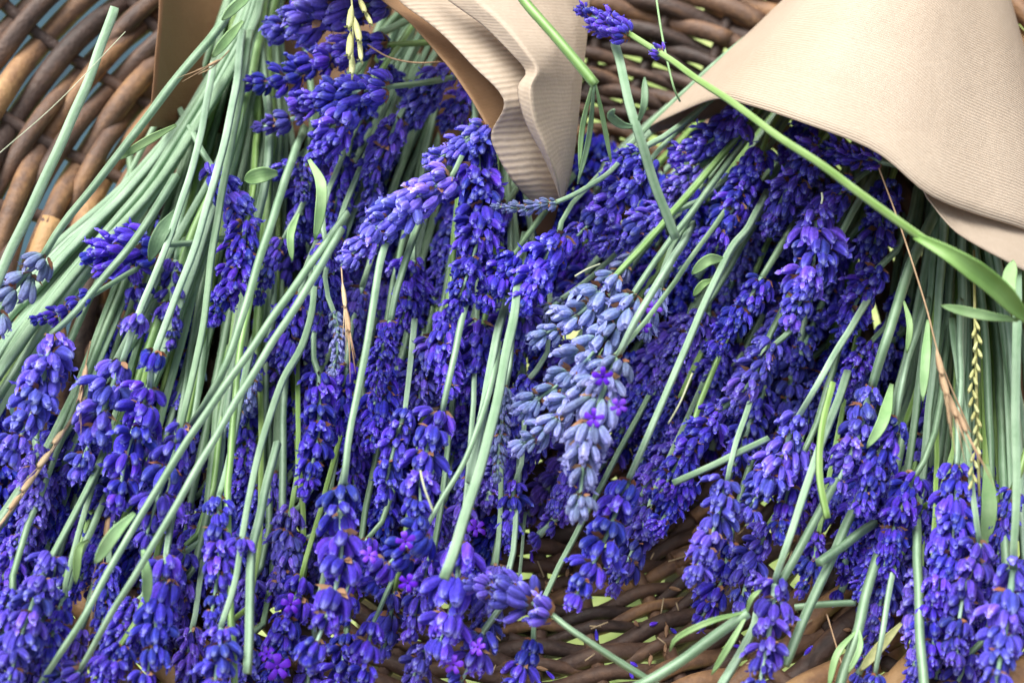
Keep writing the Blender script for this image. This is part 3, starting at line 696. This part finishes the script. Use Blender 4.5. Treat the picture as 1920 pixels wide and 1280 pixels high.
S('bright violet spike lying level against the paper cone edge', (1650, 302), (1515, 268), 68, 3.2)
S('violet spike right of the crossing stem with straw splinter', (1595, 345), (1505, 425), 82, 3)
S('fattest dense violet spike of the right bouquet, blunt lower end', (1532, 415), (1480, 610), 116, 3.8, stem=[(1640, 330, .058), (1600, 395, .072), (1555, 465, .076)])
S('dim violet spike right of the fattest one, upper half', (1668, 350), (1612, 530), 84, 2.2)
S('violet spike right of the fattest one, lower half', (1645, 505), (1580, 635), 90, 2.4)
S('violet spike slanting below a pair of small stem leaves', (1428, 522), (1332, 665), 82, 3, stem=[(1490, 420, .055), (1455, 475, .068)], srad=10)
S('violet spike slanting down left from the tail of fattest spike', (1448, 650), (1345, 782), 84, 3.2, stem=[(1510, 580, .07), (1482, 620, .076)], srad=8)
S('violet spike right of the leafy stem, ending over the horizontal stem', (1345, 772), (1228, 940), 82, 2.8)
S('slim violet spike along the right side of leafy stem', (1310, 590), (1225, 740), 66, 2.2)
S('violet spike at the end of a short stem right of the horizontal stem', (1362, 904), (1292, 1092), 84, 3, 'gap', stem=[(1440, 650, .055), (1411, 737, .066), (1376, 850, .074)], srad=9)
S('violet spike crossed by a long pale stem, in the right centre', (1490, 792), (1388, 972), 98, 3.1, stem=[(1640, 540, .06), (1582, 637, .078), (1530, 725, .083)], srad=9.5)
S('violet spike under a thick double stem beside the stem fan', (1632, 730), (1556, 932), 90, 3, 'gap', stem=[(1760, 380, .055), (1707, 500, .076), (1665, 625, .082)], srad=13)
S('shaded violet spike left of the thick double stem', (1628, 648), (1570, 755), 66, 1.8)
S('violet spike at the lower left of the stem fan', (1680, 790), (1612, 965), 94, 2.6, stem=[(1740, 560, .06), (1697, 694, .072)], srad=8)
S('violet spike below the left of the stem fan, second row', (1712, 895), (1652, 1085), 86, 2.2)
S('dim violet spike ending over the dark basket floor below the fan', (1672, 1062), (1640, 1178), 62, 1.4, 'gap')
S('violet spike with smooth rows below the middle of the stem fan', (1795, 880), (1748, 1135), 102, 3.3, stem=[(1800, 560, .06), (1800, 700, .072), (1797, 820, .076)], srad=8)
S('violet spike below the stem fan, next to the edge one', (1836, 1020), (1792, 1240), 94, 3.2, 'gap', stem=[(1785, 600, .06), (1815, 850, .076), (1828, 960, .078)], srad=10)
S('large violet spike at the picture edge on the thick upright stem', (1901, 1066), (1862, 1310), 104, 3.8, 'gap', stem=[(1906, 490, .098), (1906, 600, .1), (1904, 900, .094), (1902, 1030, .088)], srad=13)
S('violet spike cut by the bottom edge left of the edge one', (1752, 1132), (1738, 1262), 72, 2.4, 'gap')
S('dim violet spike at the bottom edge under the stem fan', (1818, 1225), (1780, 1310), 84, 1.8, 'gap')
S('violet spike partly hidden by the thick upright edge stem', (1896, 925), (1868, 1055), 66, 2.6)
S('dim violet spike low beside a short stem at the bottom edge', (1722, 1195), (1705, 1300), 56, 1.6, 'gap')
S('violet spike in front of the basket floor with bare node left of it', (1453, 1095), (1418, 1310), 88, 3.2, 'gap', stem=[(1590, 700, .06), (1532, 850, .078), (1480, 1010, .082)], srad=11)
S('shaded violet spike left of the long double stem', (1502, 858), (1462, 1012), 76, 2, 'gap')
S('shaded violet spike right of the long double stem, short', (1535, 1000), (1500, 1112), 62, 1.8, 'gap')
S('violet tip at the bottom edge below a short upright stem', (1641, 1264), (1622, 1320), 60, 1.8, 'gap', stem=[(1690, 1000, .04), (1673, 1078, .056), (1655, 1180, .060)], srad=8)
S('violet spike in shade below the leafy stem, over bare rods', (1215, 960), (1150, 1105), 84, 1.4, 'gap')
S('violet spike in shade over bare rods, right of the bare gap', (1440, 985), (1385, 1140), 80, 1.2, 'gap')
S('lowest dim violet spike over the basket floor, left of the bare node', (1370, 1020), (1310, 1165), 84, .8, 'gap')

# ------------------------------------------------------------------ loose sprigs and bare stems
def bare(label, pts, srad, leaves=(), smat=None, name='bare_lavender', cut=True, group=None):
    w = [P(*p) for p in pts]
    root = empty(name, w[-1]); tag(root, label, 'stem', group)
    add_stem(root, w, srad * mpp(w[-1]) * .92, smat, 1.0)
    for lf in leaves: add_leaf(root, [P(*p) for p in lf[0]], lf[1], *(lf[2:]))
    return root
S('loose sprig lying on the paper cone, small spike left, broad leaf right', (1178, 64), (1086, 18), 66, 6, 'dense', zt=.124,
  stem=[(1925, 600, .122), (1830, 520, .130), (1720, 440, .137), (1500, 283, .145), (1350, 180, .138), (1262, 116, .130)], srad=9.5, smat=M_STEM_Y, extra=[(1236, 102, 46)],
  leaves=[([(1716, 442, .137), (1790, 482, .139), (1870, 540, .132), (1930, 606, .122)], 46, .5, M_STEM_Y), ([(1908, 600, .122), (1840, 590, .124), (1764, 573, .118)], 22), ([(1912, 600, .12), (1892, 540, .124), (1900, 488, .12)], 30)])
bare('loose stem with a node and two curled leaves over the bare rods', [(1153, 85, .118), (1170, 150, .122), (1192, 232, .122), (1222, 330, .112), (1266, 446, .098)], 10.5,
     leaves=[([(1190, 238, .122), (1165, 234, .124), (1146, 218, .128), (1152, 205, .132)], 18, .4, M_STEM), ([(1196, 232, .122), (1208, 195, .128), (1209, 145, .130)], 15, .3, M_STEM)])
bare('loose green stem over the folded paper, thin leaves hanging from its node', [(965, -40, .135), (985, 0, .135), (1050, 78, .134), (1114, 158, .130)], 9.5, smat=M_STEM_Y,
     leaves=[([(1110, 160, .130), (1092, 240, .116), (1086, 318, .106)], 10, .3), ([(1114, 162, .130), (1104, 260, .114), (1083, 345, .104)], 11, .3, M_STEM), ([(1117, 160, .130), (1132, 230, .118), (1146, 305, .106)], 9, .3)])
bare('loose cut stem standing clear of the others against bare rods', [(215, 18, .115), (165, 150, .112), (100, 300, .108), (40, 430, .102), (-20, 560, .096)], 11)
bare('thick flattened stem with slanting cut end over violet buds', [(985, 440, .060), (966, 580, .083), (935, 740, .092), (905, 860, .095), (860, 1010, .094), (832, 1086, .092)], 11.5)
bare('slim stem alongside the thick flattened cut stem', [(950, 560, .058), (929, 640, .072), (905, 780, .080), (880, 905, .078)], 9)
bare('stem lying on the floor rods with a node and three thin leaves', [(1190, 1290, .064), (1215, 1278, .066), (1290, 1228, .068), (1402, 1148, .076)], 10,
     leaves=[([(1400, 1146, .076), (1330, 1165, .078), (1270, 1195, .074), (1256, 1220, .07)], 12), ([(1402, 1150, .076), (1370, 1205, .074), (1334, 1264, .066)], 13), ([(1400, 1148, .076), (1410, 1120, .08), (1428, 1105, .08)], 10)])
bare('short stem under the bare node, going off the bottom edge', [(1420, 1150, .06), (1408, 1186, .066), (1350, 1290, .066)], 9)
bare('long stem slanting over the dark floor, right of the whorled spike', [(1640, 870, .045), (1596, 964, .056), (1530, 1110, .062), (1471, 1246, .062)], 9)
bare('short crossing stem over the dark floor', [(1640, 980, .050), (1535, 1055, .066)], 9)
bare('thin level stem just above the floor rods', [(1490, 1137, .05), (1545, 1131, .052), (1602, 1128, .05)], 7)
bare('stem with a forked node at the bottom, two leaves below it', [(1660, 1000, .045), (1633, 1082, .058), (1609, 1179, .062), (1590, 1240, .06), (1572, 1300, .058)], 9.5,
     leaves=[([(1606, 1182, .063), (1570, 1225, .064), (1553, 1290, .06)], 14), ([(1612, 1180, .063), (1612, 1215, .066), (1590, 1262, .062)], 12)])
bare('upright stem at the bottom between floor and edge spikes', [(1718, 960, .05), (1720, 1031, .058), (1724, 1150, .064), (1734, 1300, .064)], 9)
bare('level stem crossing behind the slanting pale stem', [(1262, 905, .070), (1350, 865, .074), (1440, 822, .068)], 7)
bare('curved narrow blade hanging right of the long pale stem', [(1562, 720, .083), (1542, 800, .086), (1537, 890, .084), (1551, 972, .08)], 7.5, smat=M_STEM_Y)
bare('slim stem closely beside the long double stem', [(1570, 900, .07), (1522, 985, .074), (1464, 1092, .074)], 8)
bare('bare stem end at the bottom, whitish cut tip', [(520, 830, .066), (480, 990, .076), (472, 1060, .078), (463, 1262, .074)], 8.5)
bare('yellow-green stem running down to the bottom edge', [(480, 480, .066), (466, 575, .074), (447, 680, .077), (432, 850, .076), (427, 960, .074), (440, 1300, .07)], 7, smat=M_STEM_Y)
bare('dark stem in shade, right of the yellow-green one', [(540, 640, .04), (530, 820, .045), (528, 1065, .045)], 7)
bare('slanting dark stem at the picture edge beside brown straw', [(160, 700, .05), (85, 850, .06), (-15, 1000, .06)], 11)
bare('stem with a drooping leaf beside the corner whorl', [(215, 890, .05), (172, 990, .062), (160, 1015, .064), (130, 1090, .06), (88, 1215, .06)], 8, leaves=[([(165, 1012, .066), (148, 1030, .07), (142, 1095, .066)], 18)])
bare('pale stem in front of the middle spike of left bouquet', [(810, 880, .07), (770, 955, .07)], 6)
bare('thin stem over the bare floor, left of the middle', [(945, 960, .03), (925, 1060, .03)], 7)
bare('thin green stem over the bare floor, right one of a pair', [(985, 960, .025), (972, 1090, .025)], 4)

# leaves caught in the left fan
def loose_leaf(label, pts, w, m=None, curl=.25):
    ws = [P(*p) for p in pts]; root = empty('fallen_leaf', ws[0]); tag(root, label, 'leaf')
    add_leaf(root, ws, w, curl, m, 'blade')
loose_leaf('pale leaf at the top of the left stem fan, blunt end', [(480, -20, .098), (445, 10, .1), (416, 38, .096)], 22)
loose_leaf('narrow green leaf against the brown paper, left stem fan', [(455, 40, .088), (425, 75, .09), (398, 108, .086)], 22)
loose_leaf('long leaf tapering down left from the fan', [(330, 235, .086), (275, 265, .09), (220, 300, .086)], 18)
loose_leaf('pale wide leaf lying among stems above the crossed violet spike', [(330, 395, .082), (300, 440, .086), (280, 490, .08)], 32, M_STEM)
loose_leaf('round-tipped pale leaf beside the top cluster', [(520, 325, .082), (490, 328, .086), (458, 338, .082)], 34)
loose_leaf('curling leaf under the top cluster hanging down', [(580, 300, .084), (602, 345, .088), (600, 400, .084), (590, 450, .078)], 24)
loose_leaf('small upright leaf left of the narrow violet spike', [(560, 400, .08), (545, 440, .084), (548, 490, .08)], 16)
loose_leaf('straight pale dry strip lying on the floor rods at the bottom', [(1690, 1168, .052), (1650, 1212, .054), (1612, 1258, .052)], 22, M_EAR)
loose_leaf('broad dull leaf under the right edge of the stem fan', [(1850, 870, .06), (1855, 950, .064), (1845, 1030, .058)], 34)
loose_leaf('narrow dark leaf at the lower left of the right stem fan', [(1672, 720, .07), (1655, 790, .074), (1625, 840, .07)], 26)
loose_leaf('long narrow leaf down the middle of the right stem fan', [(1740, 600, .082), (1735, 680, .084), (1730, 752, .08)], 20)
loose_leaf('short leaf beside the thick double stem', [(1695, 565, .084), (1706, 610, .086), (1700, 662, .082)], 13)

# grass ears and straws
def ear(label, pts, spikelets, m, r=2.0, awn=0, name='grass_ear'):
    w = [P(*p) for p in pts]; root = empty(name, w[0]); tag(root, label, 'grass ear')
    loc = root.location
    mb = MB(); mb.tube([p - loc for p in catmull(w, 24)], r * mpp(w[0]), 6); mesh_obj('stalk', mb.mesh('stalk', [m]), root)
    for (x, y, z, dx, dy, wd) in spikelets:
        a, b = P(x, y, z), P(x + dx, y + dy, z + .001); mb = MB(); d = b - a
        bud(mb, Vector((0, 0, 0)), d, d.length, wd * .5 * mpp(a), .5, Z, 0, .08)
        for k in range(awn):
            e = d * (1.9 + .4 * k) + Vector((random.uniform(-.002, .002), random.uniform(-.002, .002), .001))
            mb.tube([d * .6, d * 1.2 + (e - d * 1.9) * .4, e], lambda t: .00022 * (1 - .7 * t), 4)
        o = mesh_obj('spikelet', mb.mesh('spikelet', [m]), root, a - loc)
ear('pale green grass ear hanging over the topmost violet spikes', [(655, -40, .118), (660, 10, .118), (662, 60, .114), (660, 150, .106)],
    [(660, 10, .119, -6, 48, 13), (664, 32, .119, 12, 52, 13), (658, 60, .118, -4, 52, 14), (672, 66, .116, 6, 54, 10), (660, 100, .114, 0, 44, 12)], M_EAR)
ear('small yellowish grass ear right of the pale green one', [(670, -40, .114), (676, 0, .114), (690, 40, .11)], [(672, -6, .116, 14, 34, 11), (682, 18, .115, 16, 32, 9)], M_EAR)
ear('dry brown grass ear crossing the right stem fan', [(1648, 315, .112), (1690, 430, .106), (1735, 570, .1), (1765, 680, .098), (1820, 810, .092)],
    [(1756, 655, .1, 10, 52, 12), (1762, 690, .1, 14, 56, 13), (1775, 730, .098, 18, 56, 12), (1790, 760, .096, 22, 54, 11)], M_STRAW, 1.6, 3)
sp = []
for k in range(24):
    y = 600 + k * 13; x = 1828 + 5 * math.sin(k * .5); sp.append((x, y, .09 - k * .0004, (-8 if k % 2 else 8), 20, 7))
ear('dense green grass spike standing upright in the right stem fan', [(1826, 470, .07), (1828, 600, .088), (1832, 780, .084), (1836, 930, .076)], sp, M_EAR, 2.6)
ear('brown straw ear hanging beside the narrow violet spike', [(640, 500, .082), (646, 580, .09), (656, 660, .088)], [(642, 530, .09, 6, 50, 9), (648, 575, .091, 8, 50, 9)], M_STRAW, 1.5, 3)
ear('brown straw at the picture edge along the dark slanting stem', [(160, 745, .06), (100, 840, .07), (40, 930, .07), (-5, 990, .066)], [(120, 805, .072, -20, 30, 12), (95, 845, .072, -24, 34, 13), (65, 890, .072, -24, 34, 12), (40, 925, .072, -22, 32, 11)], M_STRAW, 3, 1)
ear('tan straw tuft above the dense violet clump', [(170, 640, .06), (158, 700, .074), (152, 760, .072)], [(162, 685, .076, -6, 40, 11), (156, 715, .076, -6, 40, 9)], M_STRAW, 1.5, 2)
ear('brown bristly straw between the two lowest leaning stems', [(215, 920, .05), (195, 1010, .056), (170, 1130, .05)], [(206, 960, .056, -8, 50, 12), (198, 1000, .056, -10, 54, 12), (188, 1050, .055, -10, 56, 11)], M_STRAW, 1.6, 4)
ear('short reddish straw against the brown paper', [(430, 95, .085), (400, 125, .087), (372, 140, .085)], [(412, 112, .087, -22, 14, 6)], M_STRAW, 1.2, 4)
def straw(label, pts, r, m=M_STRAW):
    w = [P(*p) for p in pts]; root = empty('straw', w[0]); tag(root, label, 'straw')
    mb = MB(); mb.tube([p - w[0] for p in catmull(w, 20)], r * mpp(w[0]), 6); mesh_obj('stalk', mb.mesh('stalk', [m]), root)
straw('thin curved straw left of the orange paper fold', [(690, 85, .09), (730, 108, .092), (780, 118, .092), (830, 116, .09)], 1.6)
straw('short white straw stuck on a violet spike, middle bottom', [(788, 882, .094), (796, 915, .096), (812, 958, .094)], 2.2, M_CUT)
straw('short pale straw right of the long pale stem', [(1298, 700, .09), (1275, 755, .09), (1253, 794, .086)], 1.8, M_CUT)
straw('tiny straw splinter on the right bouquet near the crossing stem', [(1541, 362, .094), (1542, 372, .095), (1540, 382, .094)], 2.2, M_CUT)
straw('thin pale hair stretched over the bare rods at top left', [(-10, 295, .12), (110, 190, .122), (235, 60, .12)], .8, M_CUT)
straw('thin straw among grey buds above the pale trio', [(1078, 518, .09), (1100, 505, .09), (1125, 495, .086)], 1.8, M_CUT)
straw('thin straw on the bare rods at the bottom, right', [(1550, 1150, .05), (1565, 1200, .05), (1580, 1250, .05)], 1.6)
straw('fine grass stalk rising behind the loose sprig at top', [(1228, -20, .1), (1242, 70, .1), (1262, 160, .096), (1275, 190, .09)], 2, M_LEAF)

# ------------------------------------------------------------------ buried sprigs and the bare-stem fans
def joined_spike(seed, style, nw, curve):
    rn = random.Random(seed); mb = MB(); sp_ = SPACE[style]
    pts = [Vector((curve * math.sin(math.pi * i / nw) * sp_ * nw, 0, i * sp_)) for i in range(nw + 1)]
    mb.tube(pts, .16, 6, 2)
    for i in range(nw):
        s = (.86 + .22 * math.sin(math.pi * min(1, i / nw + .12))) * (1 - .3 * max(0, i / nw - .55) / .45)
        mb.merge(rn.choice(WH[style]), frame(pts[i], (pts[i + 1] - pts[i]).normalized(), s * rn.uniform(.9, 1.1), rn.uniform(0, 6.28)))
    mb.merge(rn.choice(TP[style]), frame(pts[nw], (pts[nw] - pts[nw - 1]).normalized(), .8, 0))
    return mb.mesh('buried_spike', [M_VIOLET, M_BRACT, M_RACHIS]), nw * sp_ + .6
JS = [joined_spike(200 + i, 'dense', 11, (i - 1.5) * .03) for i in range(4)] + [joined_spike(220 + i, 'gap', 7, (i - 1) * .05) for i in range(3)]
LM = [('topmost violet cluster', 600, 150), ('orange paper fold', 860, 200), ('paper tip', 1010, 440), ('long thick violet spike', 870, 430), ('bright slanting spike', 740, 430), ('upright pale stem', 690, 680),
      ('paired leaning stems', 470, 700), ('dense violet clump', 240, 830), ('lower picture corner', 60, 1150), ('lone whorl stem', 450, 1050), ('big umbrella whorls', 610, 1080), ('thick cut stem', 910, 830), ('three open florets', 750, 1040), ('straw on violet', 800, 900),
      ('pale grey trio', 1080, 680), ('grey spike with florets', 1120, 850), ('leafy pale stem', 1280, 680), ('loose node stem', 1230, 350), ('cone corner', 1310, 260), ('crossing loose stem', 1480, 290), ('fattest dense spike', 1510, 500), ('tail of the fattest spike', 1420, 640),
      ('level crossing stem', 1350, 860), ('long double stem', 1490, 950), ('thick double stem', 1650, 660), ('cone lip', 1680, 400), ('foot of the stem fan', 1690, 900), ('bare floor rods', 1250, 1020)]
def buried(label, group, base, ang, z, rn, stem_pts=None, size=None, srad=8):
    z = above(base[0], base[1], z, .012 + rn.uniform(0, .02)); b = P(base[0], base[1], z); me, ln = rn.choice(JS)
    hw = (size or rn.uniform(34, 44)) * mpp(b)
    if group.startswith('sprigs buried'):
        cx, cy = base[0] + 90 * math.cos(ang), base[1] + 90 * math.sin(ang)
        lm, lx, ly = min(LM, key=lambda q: (q[1] - cx) ** 2 + (q[2] - cy) ** 2)
        rel = ('left of' if cx < lx else 'right of') if abs(cx - lx) > abs(cy - ly) else ('above' if cy < ly else 'below')
        label = 'shaded violet sprig deep in the pile just %s the %s' % (rel, lm); group = 'buried sprigs near the ' + lm
    root = empty('lavender_sprig', b); tag(root, label, 'lavender sprig', group)
    t = P(base[0] + 100 * math.cos(ang), base[1] + 100 * math.sin(ang), above(base[0] + 100 * math.cos(ang), base[1] + 100 * math.sin(ang), z - rn.uniform(-.004, .008), .010))
    o = bpy.data.objects.new('flower_spike', me); o.matrix_local = frame(Vector((0, 0, 0)), (t - b).normalized(), hw, rn.uniform(0, 6.28)); link(o, root); o.color = (rn.uniform(0, .8), rn.random() ** .55, 1, 1)
    if stem_pts is None:
        th = throat(*base); a1 = b - (t - b).normalized() * .02; a1.z -= .002
        a1 = sink(a1, a1.z - .004); stem_pts = [th + Vector((rn.uniform(-.008, .008), rn.uniform(-.005, .005), rn.uniform(-.01, .0))), sink(th.lerp(a1, .55), min(th.lerp(a1, .55).z, z) - .014), a1, b]
    else: stem_pts = [P(*p) for p in stem_pts] + [b]
    add_stem(root, stem_pts, srad * mpp(b), rn.choice([M_STEM] * 6 + [M_STEM_Y]), .75)
ORD = ['first', 'second', 'third', 'fourth', 'fifth', 'sixth', 'seventh', 'eighth', 'ninth', 'tenth', 'eleventh', 'twelfth', 'thirteenth', 'fourteenth', 'fifteenth', 'sixteenth', 'seventeenth', 'eighteenth', 'nineteenth', 'twentieth']
ORD += ['twenty-' + w for w in ORD[:9]] + ['thirtieth'] + ['thirty-' + w for w in ORD[:9]]
rn = random.Random(99)
LB = 'shaded lavender sprig buried beneath the top layer of the left bouquet'
for k in range(56):
    for _ in range(50):
        x, y = rn.uniform(560, 960), rn.uniform(180, 960)
        if y < 1050 - abs(x - 760) * .4: break
    buried(LB, 'sprigs buried in the left bouquet', (x, y), R(rn.uniform(92, 122)), rn.uniform(.014, .040), rn)
for k in range(34):
    x, y = rn.uniform(-40, 600), rn.uniform(600, 1180)
    if y < 700 - x * .3: y += 250
    buried(LB, 'sprigs buried in the left bouquet', (x, y), R(rn.uniform(95, 125)), rn.uniform(.018, .046), rn)
for x, y in ((120, 1120), (205, 1060), (250, 1130), (345, 1090), (470, 1090), (540, 1150), (30, 1010), (150, 1180), (470, 1190), (360, 1180), (590, 1200)):
    buried(LB, 'sprigs buried in the left bouquet', (x, y), R(rn.uniform(95, 115)), rn.uniform(.03, .045), rn)
RB = 'shaded lavender sprig buried beneath the top layer of the right bouquet'
for k in range(66):
    for _ in range(80):
        x, y = rn.uniform(1030, 1760), rn.uniform(230, 1010)
        if y > 230 + max(0, x - 1380) * .7 + max(0, 1300 - x) * .55 and x < 1780 - max(0, y - 700) * .1 and y < 860 + max(0, x - 1330) * .25 - max(0, 1200 - x) * .3: break
    buried(RB, 'sprigs buried in the right bouquet', (x, y), R(rn.uniform(108, 134) - (x - 1030) / 730 * 12), rn.uniform(.014, .042), rn)
LF = 'lavender sprig with long bare stem in the left stem fan, spike out of sight'
for k in range(30):
    u = (k + rn.uniform(-.3, .3)) / 30
    z = rn.uniform(.048, .068)
    if u < .42:
        q = u / .42; ex, ey = -70 + rn.uniform(-15, 5), 640 + q * 250
        mid = (272 + q * 36 + rn.uniform(-7, 7), 300 + q * 45 + rn.uniform(-8, 8), z)
        buried(ORD[k] + ' long bare stem from the basket side across the left stem fan', 'bare stems of the left fan', (ex, ey), R(rn.uniform(120, 135)), .055, rn, [(480 + rn.uniform(-22, 12), -90, .062), (466 + rn.uniform(-16, 14), 40, z + .002), mid, (95 + q * 40, 470 + q * 90, z - .003)], srad=rn.uniform(8.5, 11))
    else:
        q = (u - .42) / .58; ex, ey = 120 + q * 420 + rn.uniform(-20, 20), 800 + q * 120 + rn.uniform(-60, 120)
        z -= .012 * q
        m1 = (415 + q * 120 + rn.uniform(-10, 10), 250 + rn.uniform(-20, 20), z + .004); m2 = (300 + q * 240 + rn.uniform(-10, 10), 520 + rn.uniform(-20, 20), z - .004)
        buried(ORD[k] + ' long bare stem from the basket side across the left stem fan', 'bare stems of the left fan', (ex, ey), R(rn.uniform(100, 115)), .040, rn, [(490 + q * 60 + rn.uniform(-20, 20), -90, .060), (466 + q * 50 + rn.uniform(-14, 14), 60, z), m1, m2], srad=rn.uniform(8.5, 11))
DF = 'lavender sprig with dark bare stem behind the violet spikes under the wrap'
for k in range(12):
    x = 600 + k * 22 + rn.uniform(-6, 6)
    buried(ORD[k] + ' dark stem from the left in the shade under the paper wrap', 'dark stems under the wrap', (x - 60, 520 + rn.uniform(-40, 80)), R(105), .030, rn, [(x + 170, -90, .030), (x + 95, 100, .030), (x, 320, .032)], srad=rn.uniform(8, 11))
RF = 'lavender sprig with long bare stem in the right stem fan below the cone'
for k in range(27):
    u = (k + rn.uniform(-.3, .3)) / 27
    ex = 1630 + u * 330; ey = 960 + rn.uniform(-130, 160) - (60 if u < .2 else 0)
    z = rn.uniform(.036, .062)
    sx = 1755 + u * 130 + rn.uniform(-10, 10)
    buried(ORD[k] + ' long bare stem from the violet side across the right stem fan', 'bare stems of the right fan', (ex, ey), R(rn.uniform(92, 112) - u * 18), .034 + rn.uniform(0, .012), rn, [(1790 + rn.uniform(-10, 10), -230, .07), (1775 + u * 60, 200, .066), (sx - 15, 440, z), (sx * .6 + ex * .4, 650 + rn.uniform(-30, 30), z)], srad=rn.uniform(7.5, 10.5))

# the rest of the pile, far down between the sprigs above: one mass
mb = MB(); rn = random.Random(5)
for k in range(190):
    left = rn.random() < .58
    if left: x, y, a = rn.uniform(-60, 960), rn.uniform(250, 1000 if k % 3 else 1150), rn.uniform(92, 122)
    else: x, y, a = rn.uniform(1020, 1900), rn.uniform(260, 950), rn.uniform(98, 125)
    if left and (y < 720 - x or (y > 1000 and x > 560)): continue
    if not left and (y < 260 + max(0, x - 1380) * .6 or y > 820 + max(0, x - 1330) * .3 - max(0, 1200 - x) * .3): continue
    z = above(x, y, rn.uniform(.010, .030), rn.uniform(.008, .016)); b = P(x, y, z); xx, yy = x + 100 * math.cos(R(a)), y + 100 * math.sin(R(a)); t = P(xx, yy, above(xx, yy, z, .008))
    st = rn.choice(['dense', 'gap']); d = (t - b).normalized(); hw = rn.uniform(34, 44) * mpp(b)
    for i in range(7 if st == 'dense' else 4): mb.merge(rn.choice(WH[st]), frame(b + d * hw * (SPACE[st] * 1.2 * i), d, hw, rn.uniform(0, 6)))
o = mesh_obj('buried_lavender', mb.mesh('buried_lavender', [M_VIOLET, M_BRACT])); o['kind'] = 'stuff'
tag(o, 'deep shaded mass of violet lavender at the bottom of the pile', 'lavender')

# something blue lies on the grass beyond the basket wall and shows through the rods
def cloth():
    m = simple('faded_blue_cloth', [(0.3, (0.008, 0.03, 0.048)), (0.7, (0.022, 0.07, 0.10))], 14, .8)
    c = P(60, 180, -.40); mb = MB(); n = 30; v = []; f = []
    for j in range(n + 1):
        for i in range(n + 1):
            x, y = (i / n - .5) * .62, (j / n - .5) * .55
            v.append(Vector((x, y, .016 + .016 * noise.noise(Vector((x * 9, y * 9, 1))) + .006 * noise.noise(Vector((x * 30, y * 30, 1))))))
    for j in range(n):
        for i in range(n): a = j * (n + 1) + i; f.append((a, a + 1, a + n + 2, a + n + 1))
    mb.add(v, f); o = mesh_obj('blue_cloth', mb.mesh('blue_cloth', [m]), None, c)
    k = o.modifiers.new('thickness', 'SOLIDIFY'); k.thickness = .002
    tag(o, 'dull blue cloth glimpsed through gaps between the rods, top left', 'cloth')
cloth()

# crumbs that fell through: buds and chaff on the basket floor
mb = MB(); rn = random.Random(31)
for k in range(90):
    x, y = rn.uniform(900, 1750), rn.uniform(960, 1290); p = P(x, y, 0.004); p.z = prof(math.hypot(p.x - BC.x, p.y - BC.y)) + .0062
    a = rn.uniform(0, 6.28); d = Vector((math.cos(a), math.sin(a), rn.uniform(-.2, .3)))
    if k % 3: bud(mb, p, d, rn.uniform(.002, .0042), .0006, rn.random(), Z, 0 if k % 2 else 2)
    else: mb.tube([p, p + d * rn.uniform(.002, .007)], .00025, 5, 1)
o = mesh_obj('chaff', mb.mesh('chaff', [M_VIOLET, M_STRAW, M_BRACT])); o['kind'] = 'stuff'
tag(o, 'fallen buds and chaff scattered on the bare floor rods', 'chaff')
